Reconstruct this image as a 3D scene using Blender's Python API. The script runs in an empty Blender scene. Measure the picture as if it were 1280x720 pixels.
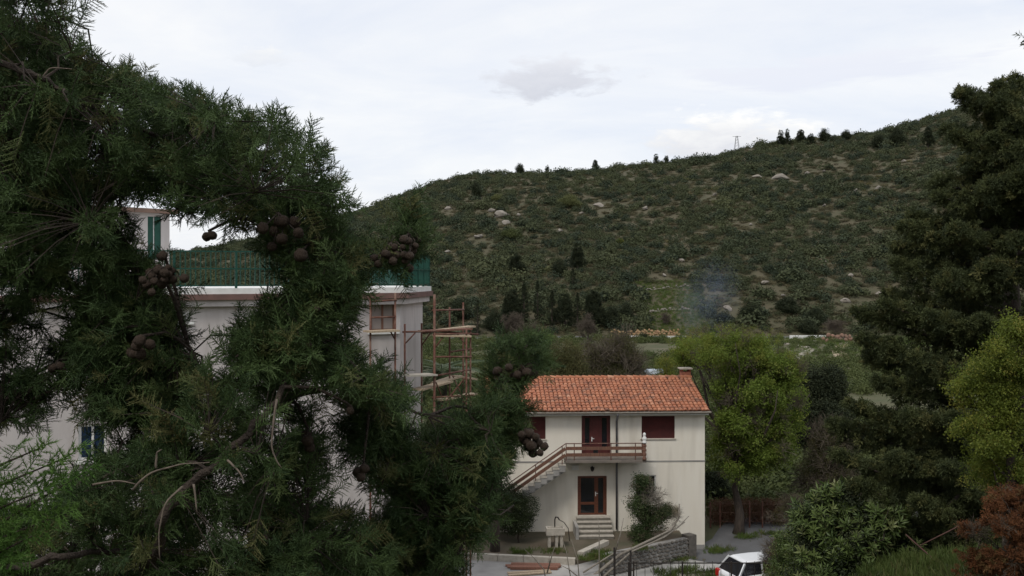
import bpy, math, random
import numpy as np
from mathutils import Vector, Matrix, Quaternion, noise as mnoise

random.seed(7); rng = np.random.default_rng(7)
scene = bpy.context.scene
COL = scene.collection
R = math.radians

# ------------------------------------------------------------------ camera
H = 13.0            # eye height above the yard of the small house
F = 1250.0          # focal length in photo pixels
cam_d = bpy.data.cameras.new('camera'); cam = bpy.data.objects.new('camera', cam_d); COL.objects.link(cam)
cam.location = (0, 0, H); cam.rotation_euler = (R(90), 0, 0)
cam_d.sensor_width = 36; cam_d.lens = F / 1280 * 36; cam_d.shift_y = -15 / 1280
cam_d.clip_start = 0.05; cam_d.clip_end = 12000
scene.camera = cam

# ------------------------------------------------------------------ light
SUN_EL, SUN_AZ = R(54), R(205)      # azimuth clockwise from +Y: high, behind the camera and a little to its left
world = bpy.data.worlds.new('World'); scene.world = world; world.use_nodes = True
SKY_STRENGTH = 0.1
def build_sky():
    nt = world.node_tree; N = nt.nodes; L = nt.links
    bg = N['Background']
    sky = N.new('ShaderNodeTexSky'); sky.sky_type = 'NISHITA'; sky.sun_disc = False
    sky.sun_elevation = SUN_EL; sky.sun_rotation = SUN_AZ
    sky.air_density = 1.0; sky.dust_density = 2.0
    tc = N.new('ShaderNodeTexCoord')
    # cloud sheet coordinates: direction projected on a flat layer overhead
    sep = N.new('ShaderNodeSeparateXYZ'); L.new(tc.outputs['Generated'], sep.inputs[0])
    zc = N.new('ShaderNodeMath'); zc.operation = 'MAXIMUM'; zc.inputs[1].default_value = 0.0; L.new(sep.outputs['Z'], zc.inputs[0])
    za = N.new('ShaderNodeMath'); za.operation = 'ADD'; za.inputs[1].default_value = 0.18; L.new(zc.outputs[0], za.inputs[0])
    dv = N.new('ShaderNodeVectorMath'); dv.operation = 'DIVIDE'; L.new(tc.outputs['Generated'], dv.inputs[0])
    cmb = N.new('ShaderNodeCombineXYZ')
    for i in range(3): L.new(za.outputs[0], cmb.inputs[i])
    L.new(cmb.outputs[0], dv.inputs[1])
    mp = N.new('ShaderNodeMapping'); mp.inputs['Scale'].default_value = (1.0, 1.5, 0.25); L.new(dv.outputs[0], mp.inputs[0])
    def ramp(src, stops):
        r = N.new('ShaderNodeValToRGB'); L.new(src, r.inputs[0])
        el = r.color_ramp.elements
        while len(el) < len(stops): el.new(0.5)
        for e, (p, c) in zip(el, stops): e.position = p; e.color = (*c, 1)
        return r.outputs[0]
    def noi(vec, scale, detail, rough=.55, dist=0.):
        n = N.new('ShaderNodeTexNoise'); n.inputs['Scale'].default_value = scale; n.inputs['Detail'].default_value = detail
        n.inputs['Roughness'].default_value = rough; n.inputs['Distortion'].default_value = dist
        L.new(vec, n.inputs['Vector']); return n.outputs['Fac']
    def mix(fac, a, b):
        m = N.new('ShaderNodeMix'); m.data_type = 'RGBA'
        for s, v in ((0, fac), (6, a), (7, b)):
            if hasattr(v, 'links'): L.new(v, m.inputs[s])
            elif s == 0: m.inputs[s].default_value = v
            else: m.inputs[s].default_value = (*v, 1)
        return m.outputs[2]
    K = 1.0 / SKY_STRENGTH
    white = (1.03 * K, 1.03 * K, 1.03 * K); veil = (.84 * K, .885 * K, .98 * K); grey = (.62 * K, .64 * K, .72 * K); bright = (1.10 * K, 1.09 * K, 1.06 * K)
    w = noi(mp.outputs[0], .9, 6, .6, .4)
    base = mix(ramp(w, [(.34, (0, 0, 0)), (.68, (1, 1, 1))]), veil, white)
    s2 = noi(mp.outputs[0], 2.3, 7, .6, .6)
    base = mix(ramp(s2, [(.55, (0, 0, 0)), (.85, (.55, .55, .55))]), base, bright)
    # a few separate low clouds, each standing in its own direction of the sky
    def spot(px, py, rx, ry, seed_scale, col_top, col_bot, base):
        d = Vector(((px - 640) / F, 1, (345 - py) / F)).normalized()
        sub = N.new('ShaderNodeVectorMath'); sub.operation = 'SUBTRACT'; L.new(tc.outputs['Generated'], sub.inputs[0]); sub.inputs[1].default_value = d
        sc = N.new('ShaderNodeVectorMath'); sc.operation = 'MULTIPLY'; L.new(sub.outputs[0], sc.inputs[0]); sc.inputs[1].default_value = (F / rx, F / rx, F / ry)
        ln = N.new('ShaderNodeVectorMath'); ln.operation = 'LENGTH'; L.new(sc.outputs[0], ln.inputs[0])
        n1 = noi(sc.outputs[0], seed_scale, 8, .62, .3)
        a = N.new('ShaderNodeMath'); a.operation = 'MULTIPLY_ADD'; L.new(n1, a.inputs[0]); a.inputs[1].default_value = 2.6
        iv = N.new('ShaderNodeMath'); iv.operation = 'MULTIPLY_ADD'; L.new(ln.outputs['Value'], iv.inputs[0]); iv.inputs[1].default_value = -1.0; iv.inputs[2].default_value = -.55
        L.new(iv.outputs[0], a.inputs[2])
        m = ramp(a.outputs[0], [(.0, (0, 0, 0)), (.38, (1, 1, 1))])
        sz = N.new('ShaderNodeSeparateXYZ'); L.new(sc.outputs[0], sz.inputs[0])
        t = N.new('ShaderNodeMath'); t.operation = 'MULTIPLY_ADD'; L.new(sz.outputs['Z'], t.inputs[0]); t.inputs[1].default_value = .5; L.new(n1, t.inputs[2])
        return mix(m, base, mix(ramp(t.outputs[0], [(.25, (0, 0, 0)), (.85, (1, 1, 1))]), col_bot, col_top))
    base = spot(690, 95, 100, 34, 1.3, (.88 * K, .88 * K, .92 * K), (.71 * K, .72 * K, .78 * K), base)
    base = spot(905, 168, 120, 40, 1.7, (1.12 * K, 1.1 * K, 1.06 * K), (.78 * K, .78 * K, .83 * K), base)
    base = spot(1050, 85, 210, 26, 1.1, (.92 * K, .93 * K, .99 * K), (.88 * K, .90 * K, .98 * K), base)
    base = spot(330, 70, 60, 16, 1.4, (1.0 * K, 1.0 * K, 1.0 * K), (.88 * K, .90 * K, .95 * K), base)
    out = mix(.86, sky.outputs[0], base)
    L.new(out, bg.inputs[0]); bg.inputs[1].default_value = SKY_STRENGTH
build_sky()
sun_d = bpy.data.lights.new('sun', 'SUN'); sun_d.energy = 1.5; sun_d.angle = R(14); sun_d.color = (1, .955, .88)
sun = bpy.data.objects.new('sun', sun_d); COL.objects.link(sun)
sd = Vector((math.sin(SUN_AZ) * math.cos(SUN_EL), math.cos(SUN_AZ) * math.cos(SUN_EL), math.sin(SUN_EL)))
sun.rotation_euler = sd.to_track_quat('Z', 'Y').to_euler(); sun.location = (0, 0, 60)

vs = scene.view_settings; vs.view_transform = 'Standard'; vs.look = 'None'; vs.exposure = 0.06; vs.gamma = 1.0; vs.use_curve_mapping = False
scene.cycles.max_bounces = 4; scene.cycles.diffuse_bounces = 2; scene.cycles.transparent_max_bounces = 8
scene.cycles.volume_bounces = 0; scene.cycles.use_denoising = True

# ------------------------------------------------------------------ helpers
def P(x, y, D):
    """photo pixel at distance D -> point"""
    return Vector(((x - 640) / F * D, D, H - (y - 345) / F * D))

def tag(o, label=None, cat=None, group=None, kind=None):
    if label: o['label'] = label
    if cat: o['category'] = cat
    if group: o['group'] = group
    if kind: o['kind'] = kind
    return o

def empty(name, loc=(0, 0, 0), rz=0, label=None, cat=None, group=None):
    o = bpy.data.objects.new(name, None); COL.objects.link(o); o.location = loc; o.rotation_euler = (0, 0, rz)
    o.empty_display_size = .2
    return tag(o, label, cat, group)

def copy_tree(o, parent=None):
    c = o.copy(); COL.objects.link(c); c.parent = parent
    for ch in list(o.children): copy_tree(ch, c)
    return c

class MB:
    def __init__(s): s.v = []; s.f = []
    def add(s, vs, fs):
        k = len(s.v); s.v += [tuple(p) for p in vs]; s.f += [tuple(i + k for i in f) for f in fs]; return s
    def box(s, c, d, M=None):
        x, y, z = c; a, b, h = d[0] / 2, d[1] / 2, d[2] / 2
        vs = [Vector((x + i * a, y + j * b, z + k * h)) for i in (-1, 1) for j in (-1, 1) for k in (-1, 1)]
        if M is not None: vs = [M @ p for p in vs]
        return s.add(vs, [(0, 1, 3, 2), (4, 6, 7, 5), (0, 4, 5, 1), (2, 3, 7, 6), (0, 2, 6, 4), (1, 5, 7, 3)])
    def bb(s, x0, x1, y0, y1, z0, z1):
        return s.box(((x0 + x1) / 2, (y0 + y1) / 2, (z0 + z1) / 2), (x1 - x0, y1 - y0, z1 - z0))
    def bar(s, a, b, w, h):
        """rectangular bar from a to b, w across (level), h up"""
        a = Vector(a); b = Vector(b); d = (b - a).normalized()
        sx = d.cross(Vector((0, 0, 1)))
        sx = Vector((1, 0, 0)) if sx.length < 1e-4 else sx.normalized()
        up = sx.cross(d)
        vs = [p + sx * i * w / 2 + up * j * h / 2 for p in (a, b) for i in (-1, 1) for j in (-1, 1)]
        return s.add(vs, [(0, 2, 3, 1), (4, 5, 7, 6), (0, 1, 5, 4), (2, 6, 7, 3), (0, 4, 6, 2), (1, 3, 7, 5)])
    def tube(s, pts, rad, n=6, cap=True):
        pts = [Vector(p) for p in pts]
        if not hasattr(rad, '__len__'): rad = [rad] * len(pts)
        k = len(s.v); prev = None
        for i, p in enumerate(pts):
            d = (pts[min(i + 1, len(pts) - 1)] - pts[max(i - 1, 0)])
            d = d.normalized() if d.length > 1e-9 else Vector((0, 0, 1))
            if prev is None: u = d.orthogonal().normalized()
            else:
                u = prev - d * prev.dot(d); u = u.normalized() if u.length > 1e-6 else d.orthogonal().normalized()
            prev = u; w = d.cross(u)
            for j in range(n):
                t = 2 * math.pi * j / n
                s.v.append(tuple(p + (u * math.cos(t) + w * math.sin(t)) * rad[i]))
        for i in range(len(pts) - 1):
            for j in range(n):
                a = k + i * n + j; b = k + i * n + (j + 1) % n
                s.f.append((a, b, b + n, a + n))
        if cap:
            s.f.append(tuple(k + j for j in reversed(range(n))))
            s.f.append(tuple(k + (len(pts) - 1) * n + j for j in range(n)))
        return s
    def lathe(s, prof, n=12, c=(0, 0, 0)):
        k = len(s.v)
        for r, z in prof:
            for j in range(n):
                t = 2 * math.pi * j / n; s.v.append((c[0] + r * math.cos(t), c[1] + r * math.sin(t), c[2] + z))
        for i in range(len(prof) - 1):
            for j in range(n):
                a = k + i * n + j; b = k + i * n + (j + 1) % n; s.f.append((a, b, b + n, a + n))
        s.f.append(tuple(k + j for j in reversed(range(n)))); s.f.append(tuple(k + (len(prof) - 1) * n + j for j in range(n)))
        return s
    def mesh(s, name, mat=None, smooth=False):
        me = bpy.data.meshes.new(name); me.from_pydata(s.v, [], s.f); me.update()
        if mat: me.materials.append(mat)
        if smooth: me.polygons.foreach_set('use_smooth', [True] * len(me.polygons))
        return me
    def build(s, name, mat, parent=None, smooth=False, bevel=0):
        o = bpy.data.objects.new(name, s.mesh(name, mat, smooth)); COL.objects.link(o); o.parent = parent
        if bevel:
            m = o.modifiers.new('bevel', 'BEVEL'); m.width = bevel; m.segments = 2; m.limit_method = 'ANGLE'
        return o

def obj(name, me, parent=None, loc=None, rot=None, scl=None):
    o = bpy.data.objects.new(name, me); COL.objects.link(o); o.parent = parent
    if loc is not None: o.location = loc
    if rot is not None: o.rotation_euler = rot
    if scl is not None: o.scale = (scl,) * 3 if not hasattr(scl, '__len__') else scl
    return o

# ------------------------------------------------------------------ materials
def nodes_of(name):
    m = bpy.data.materials.new(name); m.use_nodes = True
    nt = m.node_tree; return m, nt.nodes, nt.links, nt.nodes['Principled BSDF']

def surf(name, c, c2=None, scale=4.0, rough=.85, bump=0.0, bump_scale=30., detail=6, lo=.35, hi=.7, metallic=0., spec=.3, c3=None, scale3=.6, stretch=None, amt3=(.5, .7)):
    """procedural surface: base colour broken up by noise, a second broad tone, fine relief"""
    m, N, L, b = nodes_of(name)
    b.inputs['Roughness'].default_value = rough; b.inputs['Metallic'].default_value = metallic; b.inputs['Specular IOR Level'].default_value = spec
    tc = N.new('ShaderNodeTexCoord'); vec = tc.outputs['Object']
    if stretch:
        mp = N.new('ShaderNodeMapping'); mp.inputs['Scale'].default_value = stretch; L.new(vec, mp.inputs[0]); vec = mp.outputs[0]
    def noi(sc, det=6):
        n = N.new('ShaderNodeTexNoise'); n.inputs['Scale'].default_value = sc; n.inputs['Detail'].default_value = det; L.new(vec, n.inputs['Vector']); return n.outputs['Fac']
    def mixed(fac, lo_, hi_, a, b_):
        mr = N.new('ShaderNodeMapRange'); L.new(fac, mr.inputs[0]); mr.inputs[1].default_value = lo_; mr.inputs[2].default_value = hi_
        x = N.new('ShaderNodeMix'); x.data_type = 'RGBA'; L.new(mr.outputs[0], x.inputs[0])
        for s, v in ((6, a), (7, b_)):
            if hasattr(v, 'links'): L.new(v, x.inputs[s])
            else: x.inputs[s].default_value = (*v, 1)
        return x.outputs[2]
    col = c
    if c2: col = mixed(noi(scale, detail), lo, hi, c, c2)
    if c3: col = mixed(noi(scale3, 8), amt3[0], amt3[1], col, c3)
    if hasattr(col, 'links'): L.new(col, b.inputs['Base Color'])
    else: b.inputs['Base Color'].default_value = (*col, 1)
    if bump:
        bp = N.new('ShaderNodeBump'); bp.inputs['Strength'].default_value = bump; bp.inputs['Distance'].default_value = .02
        L.new(noi(bump_scale, 8), bp.inputs['Height']); L.new(bp.outputs[0], b.inputs['Normal'])
    return m

def leafmat(name, c1, c2, transl=.25, rough=.6, c3=None, wscale=None):
    """foliage: tone varies from clump to clump (and over the land when wscale is set), part of the light passes through"""
    m, N, L, b = nodes_of(name)
    oi = N.new('ShaderNodeObjectInfo')
    rp = N.new('ShaderNodeValToRGB'); el = rp.color_ramp.elements
    el[0].color = (*c1, 1); el[1].color = (*c2, 1); el[0].position = .0
    if c3: el[1].position = .82; e = el.new(1.0); e.color = (*c3, 1)
    src = oi.outputs['Random']
    if wscale:
        n = N.new('ShaderNodeTexNoise'); n.inputs['Scale'].default_value = wscale; n.inputs['Detail'].default_value = 4; L.new(oi.outputs['Location'], n.inputs['Vector'])
        mr = N.new('ShaderNodeMapRange'); L.new(n.outputs['Fac'], mr.inputs[0]); mr.inputs[1].default_value = .3; mr.inputs[2].default_value = .72
        mm = N.new('ShaderNodeMix'); mm.data_type = 'FLOAT'; mm.inputs[0].default_value = .5; L.new(mr.outputs[0], mm.inputs[2]); L.new(src, mm.inputs[3]); src = mm.outputs[0]
    L.new(src, rp.inputs[0]); col = rp.outputs[0]
    L.new(col, b.inputs['Base Color']); b.inputs['Roughness'].default_value = rough; b.inputs['Specular IOR Level'].default_value = .25
    if transl:
        t = N.new('ShaderNodeBsdfTranslucent'); L.new(col, t.inputs[0])
        mx = N.new('ShaderNodeMixShader'); mx.inputs[0].default_value = transl
        L.new(b.outputs[0], mx.inputs[1]); L.new(t.outputs[0], mx.inputs[2]); L.new(mx.outputs[0], N['Material Output'].inputs[0])
    return m

M = {}
M['plaster'] = surf('cream_plaster', (.68, .63, .54), (.73, .69, .61), 1.4, .9, .25, 60, c3=(.50, .46, .39), scale3=1.0, amt3=(.5, .86), stretch=(1.6, 1.6, .28))
M['plaster_grey'] = surf('grey_plaster', (.53, .49, .475), (.46, .425, .415), .8, .92, .3, 40, c3=(.38, .34, .325), scale3=1.3, amt3=(.5, .75), stretch=(1.6, 1.6, .35))
M['plaster_dim'] = surf('recess_shade_plaster', (.27, .23, .21), (.22, .19, .175), 2, .9)  # darker copy of the grey plaster: the recess shade is in its colour
M['white'] = surf('white_paint', (.72, .72, .70), (.62, .61, .58), 5, .6)
M['concrete'] = surf('concrete', (.29, .28, .265), (.21, .20, .19), 1.2, .9, .4, 25, c3=(.42, .40, .37), scale3=.4)
M['pale_stone'] = surf('pale_stone', (.46, .42, .36), (.35, .32, .27), 6, .85, .3, 40)
M['maroon'] = surf('maroon_paint', (.085, .022, .02), (.06, .017, .016), 6, .55)
M['brown'] = surf('brown_wood', (.14, .05, .028), (.085, .032, .02), 5, .5, stretch=(1, 1, 6))
M['rail_wood'] = surf('weathered_rail_wood', (.17, .085, .055), (.11, .055, .04), 4, .7, stretch=(6, 1, 1))
M['glass_dark'] = surf('dark_glass', (.012, .013, .016), rough=.08, spec=.6)
M['glass_blue'] = surf('blue_glass', (.010, .026, .06), rough=.1, spec=.6)
M['green_metal'] = surf('green_metal', (.011, .066, .046), (.008, .048, .035), 6, .45)
M['rust'] = surf('rusty_steel', (.13, .055, .038), (.075, .034, .025), 9, .8, c3=(.19, .12, .09), scale3=3)
M['dark_rust'] = surf('dark_rusty_steel', (.075, .035, .026), (.045, .024, .019), 9, .85)
M['dark_metal'] = surf('dark_metal', (.02, .019, .018), (.04, .03, .025), 12, .6)
M['grey_metal'] = surf('grey_metal', (.16, .16, .17), (.10, .095, .095), 5, .55)
M['timber'] = surf('pale_timber', (.42, .33, .23), (.30, .23, .16), 5, .8, stretch=(8, 1.5, 1.5))
M['timber_red'] = surf('red_timber', (.24, .11, .075), (.16, .085, .06), 5, .8, stretch=(8, 1.5, 1.5))
M['bark'] = surf('brown_bark', (.065, .05, .04), (.035, .028, .024), 14, .95, .8, 30, stretch=(1, 1, .25))
M['bark_pale'] = surf('pale_dead_wood', (.24, .215, .18), (.15, .13, .105), 14, .9, .5, 40)
M['bark_cypress'] = surf('cypress_bark', (.066, .05, .04), (.036, .028, .023), 40, .95, .8, 120)
M['cone'] = surf('cypress_cone', (.055, .036, .024), (.026, .017, .012), 60, .75, .5, 200)
M['rock'] = surf('pale_limestone', (.26, .23, .195), (.16, .145, .125), .7, .9, .6, 4, c3=(.16, .15, .13), scale3=.5)
M['rock_yellow'] = surf('yellow_stone', (.33, .23, .12), (.26, .15, .085), .9, .9, .5, 5)
M['asphalt'] = surf('worn_asphalt', (.115, .115, .118), (.085, .084, .086), .8, .9, .3, 60)
M['white_car'] = surf('white_car_paint', (.74, .75, .77), rough=.25, spec=.5)
M['tyre'] = surf('black_rubber', (.015, .015, .016), rough=.9)
M['red_lamp'] = surf('red_lamp_plastic', (.45, .015, .012), rough=.25, spec=.5)
M['chimney_brick'] = surf('chimney_brick', (.33, .12, .075), (.22, .09, .06), 5, .9)
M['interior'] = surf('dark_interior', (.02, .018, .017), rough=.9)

# foliage
M['lf_fore'] = leafmat('cypress_sprays', (.036, .066, .023), (.088, .138, .045), .28, .6, (.135, .13, .05))
M['lf_young'] = leafmat('young_green_sprays', (.075, .16, .03), (.115, .21, .042), .35, .6)
M['lf_dark'] = leafmat('dark_cypress_foliage', (.032, .043, .017), (.080, .094, .033), .2, .7, (.13, .125, .045))
M['lf_spring'] = leafmat('spring_leaves', (.105, .155, .025), (.175, .235, .04), .45, .6, (.23, .25, .055))
M['lf_yellow'] = leafmat('yellow_green_leaves', (.10, .13, .018), (.16, .175, .025), .35, .6, (.21, .18, .035))
M['lf_edge'] = leafmat('edge_tree_leaves', (.085, .115, .018), (.165, .20, .03), .4, .6, (.24, .22, .045))
M['lf_olive'] = leafmat('olive_leaves', (.058, .064, .022), (.095, .092, .034), .25, .7, (.12, .092, .042))
M['lf_laurel'] = leafmat('laurel_leaves', (.062, .095, .028), (.115, .155, .045), .25, .4, (.20, .21, .09))
M['lf_rust'] = leafmat('rusty_dead_sprays', (.085, .034, .014), (.14, .055, .02), .2, .8, (.09, .07, .025))
M['lf_maquis'] = leafmat('maquis_scrub', (.036, .049, .025), (.074, .084, .038), .14, .8, (.125, .125, .048), wscale=.025)
M['lf_under'] = leafmat('valley_undergrowth', (.045, .065, .022), (.090, .105, .035), .2, .8, (.12, .105, .05), wscale=.05)
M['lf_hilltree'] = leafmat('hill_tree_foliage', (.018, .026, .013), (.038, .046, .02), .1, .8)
M['lf_bright'] = leafmat('bright_bush_leaves', (.10, .115, .045), (.14, .145, .055), .2, .8)
M['lf_bare'] = surf('bare_twigs', (.105, .085, .062), (.07, .058, .045), 8, .95)
M['lf_grass'] = leafmat('grass_blades', (.06, .10, .02), (.10, .14, .03), .3, .7, (.16, .13, .06))
M['lf_bank'] = leafmat('bank_grass', (.045, .07, .016), (.075, .10, .024), .3, .7, (.11, .10, .04))
M['lf_palm'] = leafmat('palm_fronds', (.035, .06, .018), (.07, .09, .03), .2, .5)

# ------------------------------------------------------------------ foliage building blocks
_mesh_no = [0]
def proto(mb):
    _mesh_no[0] += 1
    me = mb.mesh('foliage_piece'); o = bpy.data.objects.new('foliage_piece', me); return o      # never linked: only its mesh is used

def rdir(r=random):
    z = r.uniform(-1, 1); t = r.uniform(0, 2 * math.pi); s = math.sqrt(1 - z * z); return Vector((s * math.cos(t), s * math.sin(t), z))

def spike(mb, a, b, w):
    """thin three-sided tapering twiglet"""
    d = b - a; u = d.orthogonal().normalized(); v = d.normalized().cross(u); k = len(mb.v)
    t = random.uniform(0, 2)
    for j in range(3):
        q = t + j * 2.0944; mb.v.append(tuple(a + (u * math.cos(q) + v * math.sin(q)) * w))
    mb.v.append(tuple(b)); mb.f += [(k, k + 1, k + 3), (k + 1, k + 2, k + 3), (k + 2, k, k + 3)]

def stick(mb, a, b, w0, w1):
    mb.tube([a, b], [w0, w1], 3, cap=False)

def spray_mesh(L=.105, ns=25, w=.00125, flat=.35, tl=.0115):
    """plume of scale-leaved branchlets, axis +Z"""
    mb = MB(); bend = Vector((random.uniform(-.3, .3), random.uniform(-.2, .2), 0)); axis = []
    for i in range(6):
        t = i / 5; axis.append(Vector((0, 0, t * L)) + bend * (t * t) * L * .6)
    mb.tube(axis, [w * 1.5 * (1 - .6 * i / 5) for i in range(6)], 3, cap=False)
    for i in range(ns):
        t = .08 + .92 * i / ns; k = t * 5; a = axis[min(int(k), 4)].lerp(axis[min(int(k) + 1, 5)], k - int(k))
        az = (i % 2) * math.pi + random.gauss(0, 1.0 * (1 - flat) + .35)
        out = Vector((math.cos(az), math.sin(az), 0)); ln = L * .34 * (1 - .6 * t) * random.uniform(.65, 1.15) + .012
        d = (out * .85 + Vector((0, 0, .55))).normalized(); b = a + d * ln
        stick(mb, a, b, w * .9, w * .45)
        n3 = max(5, int(ln / .0036)); side = d.cross(Vector((0, 0, 1))).normalized()
        for q in range(n3):
            s = .15 + .85 * q / n3; p = a.lerp(b, s)
            dd = (d * .6 + (d.orthogonal().normalized() * math.cos(q * 2.4 + i) + side * math.sin(q * 2.4 + i)) * .75 + Vector((0, 0, .25))).normalized()
            spike(mb, p, p + dd * tl * random.uniform(.55, 1.15) * (1.1 - .5 * s), w)
        spike(mb, b, b + d * tl, w)
    return mb

def quadleaf(mb, c, n, l, w, up=None):
    """pointed leaf folded a little along its midrib"""
    t = (n.orthogonal() if up is None else up - n * up.dot(n)); t = t.normalized() if t.length > 1e-5 else n.orthogonal().normalized()
    s = n.cross(t); k = len(mb.v)
    mb.v += [tuple(c), tuple(c + t * l * .5 + s * w * .5 + n * w * .18), tuple(c + t * l), tuple(c + t * l * .5 - s * w * .5 + n * w * .18)]
    mb.f += [(k, k + 1, k + 2), (k, k + 2, k + 3)]

def leafclump(n=46, size=.24):
    mb = MB()
    for i in range(n):
        p = rdir() * (random.random() ** .45); p.z *= .8
        nn = (rdir() + p * .6 + Vector((0, 0, .4))).normalized()
        quadleaf(mb, p, nn, size * random.uniform(.7, 1.3), size * .7, rdir())
    return mb

def needleclump(n=80, droop=.0):
    """tuft of short feathery shoots, axis +Z"""
    mb = MB()
    for i in range(11):
        d = (rdir() * .75 + Vector((0, 0, .75))).normalized(); ln = random.uniform(.55, 1.0); b = d * ln - Vector((0, 0, droop * ln * ln))
        stick(mb, Vector((0, 0, 0)), b, .02, .01)
        for q in range(n // 11):
            s = .25 + .75 * q / (n // 11); p = b * s; dd = (d * .8 + rdir() * .8).normalized()
            nn = dd.orthogonal(); nn.rotate(Quaternion(dd, random.uniform(0, 6.28)))
            quadleaf(mb, p, nn.normalized(), random.uniform(.2, .36), .085, dd)
    return mb

def shrubdome(n=210, size=.2, flat=.85):
    mb = MB(); lobes = [(rdir() * .34, random.uniform(.5, .8)) for _ in range(5)]
    for i in range(n):
        c, r = random.choice(lobes); d = rdir(); d.z = abs(d.z) * .9 - .1 if random.random() < .8 else d.z
        p = c + d.normalized() * r * random.uniform(.75, 1.08); p.z = max(p.z * flat, -.35)
        quadleaf(mb, p, (d + rdir() * .7).normalized(), size * random.uniform(.6, 1.3), size * .8, rdir())
    return mb

def rosette(n=13):
    """shoot of long evergreen leaves, axis +Z"""
    mb = MB(); stick(mb, Vector((0, 0, -.6)), Vector((0, 0, .35)), .03, .015)
    for i in range(n):
        az = i * 2.4; h = -.35 + .8 * i / n; el = .15 + .9 * i / n
        d = Vector((math.cos(az) * math.cos(el), math.sin(az) * math.cos(el), math.sin(el)))
        nn = (Vector((0, 0, 1)) - d * d.z).normalized() if abs(d.z) < .98 else Vector((1, 0, 0))
        quadleaf(mb, Vector((0, 0, h)), (nn + rdir() * .25).normalized(), random.uniform(.6, .95), .2, d)
    return mb

def baretwigs(n=26):
    mb = MB()
    for i in range(n):
        d = (rdir() + Vector((0, 0, .9))).normalized(); a = rdir() * .25; b = a + d * random.uniform(.5, 1.0); stick(mb, a, b, .014, .006)
        for q in range(4):
            p = a.lerp(b, random.uniform(.3, .95)); e = (d + rdir() * .9).normalized(); stick(mb, p, p + e * random.uniform(.2, .45), .008, .004)
    return mb

def grasstuft(n=14):
    mb = MB()
    for i in range(n):
        d = (rdir() * .7 + Vector((0, 0, 1.1))).normalized(); a = Vector((random.uniform(-.4, .4), random.uniform(-.4, .4), 0))
        quadleaf(mb, a, d.orthogonal().normalized(), random.uniform(.4, 1.0), .07, d)
    return mb

PS = {
    'spray': [proto(spray_mesh()) for _ in range(6)],
    'young': [proto(spray_mesh(.2, 16, .0019, .8, .026)) for _ in range(3)],
    'leaf': [proto(leafclump()) for _ in range(4)],
    'fine': [proto(leafclump(70, .15)) for _ in range(4)],
    'needle': [proto(needleclump(88, .15)) for _ in range(4)],
    'dome': [proto(shrubdome()) for _ in range(6)],
    'rosette': [proto(rosette()) for _ in range(4)],
    'bare': [proto(baretwigs()) for _ in range(4)],
    'tuft': [proto(grasstuft()) for _ in range(4)],
}
_groups = {}
def gn_group(pset, mat):
    key = (pset, mat.name)
    if key in _groups: return _groups[key]
    g = bpy.data.node_groups.new('scatter', 'GeometryNodeTree')
    g.interface.new_socket('Geometry', in_out='INPUT', socket_type='NodeSocketGeometry')
    g.interface.new_socket('Geometry', in_out='OUTPUT', socket_type='NodeSocketGeometry')
    N = g.nodes; L = g.links; i = N.new('NodeGroupInput'); out = N.new('NodeGroupOutput'); j = N.new('GeometryNodeJoinGeometry')
    for s in PS[pset]:
        oi = N.new('GeometryNodeObjectInfo'); oi.inputs['Object'].default_value = s; oi.inputs['As Instance'].default_value = False
        sm = N.new('GeometryNodeSetMaterial'); sm.inputs['Material'].default_value = mat; L.new(oi.outputs['Geometry'], sm.inputs['Geometry'])
        gi = N.new('GeometryNodeGeometryToInstance'); L.new(sm.outputs[0], gi.inputs[0]); L.new(gi.outputs[0], j.inputs[0])
    iop = N.new('GeometryNodeInstanceOnPoints'); L.new(i.outputs[0], iop.inputs['Points']); L.new(j.outputs[0], iop.inputs['Instance']); iop.inputs['Pick Instance'].default_value = True
    def na(n, t):
        x = N.new('GeometryNodeInputNamedAttribute'); x.data_type = t; x.inputs[0].default_value = n; return x.outputs[0]
    L.new(na('idx', 'INT'), iop.inputs['Instance Index'])
    e = N.new('FunctionNodeEulerToRotation'); L.new(na('rot', 'FLOAT_VECTOR'), e.inputs[0]); L.new(e.outputs[0], iop.inputs['Rotation'])
    L.new(na('scl', 'FLOAT_VECTOR'), iop.inputs['Scale']); L.new(iop.outputs[0], out.inputs[0])
    _groups[key] = g; return g

def scatter_mesh(pts, dirs, scl, nvar):
    """point mesh carrying rotation, size and variant for each leaf clump; dirs None = upright"""
    n = len(pts); me = bpy.data.meshes.new('clump_points'); me.vertices.add(n)
    me.vertices.foreach_set('co', np.asarray(pts, dtype=np.float32).ravel())
    if dirs is None:
        rot = np.zeros((n, 3), np.float32); rot[:, 2] = rng.uniform(0, 6.283, n); rot[:, 0] = rng.normal(0, .12, n); rot[:, 1] = rng.normal(0, .12, n)
    else:
        rot = np.empty((n, 3), np.float32)
        for k, d in enumerate(dirs):
            q = Vector(d).to_track_quat('Z', 'Y') @ Quaternion((0, 0, 1), random.uniform(0, 6.283)); rot[k] = q.to_euler()
    s = np.asarray(scl, np.float32)
    if s.ndim == 1: s = np.repeat(s[:, None], 3, 1)
    for nm, ty, key, data in (('rot', 'FLOAT_VECTOR', 'vector', rot), ('scl', 'FLOAT_VECTOR', 'vector', s)):
        a = me.attributes.new(nm, ty, 'POINT'); a.data.foreach_set(key, np.ascontiguousarray(data, dtype=np.float32).ravel())
    a = me.attributes.new('idx', 'INT', 'POINT'); a.data.foreach_set('value', rng.integers(0, nvar, n).astype(np.int32))
    me.update(); return me

def scatter(name, parent, pts, dirs, scl, pset, mat, me=None):
    me = me or scatter_mesh(pts, dirs, scl, len(PS[pset]))
    o = bpy.data.objects.new(name, me); COL.objects.link(o); o.parent = parent; o['kind'] = 'stuff'
    md = o.modifiers.new('foliage', 'NODES'); md.node_group = gn_group(pset, mat)
    return o

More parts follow.
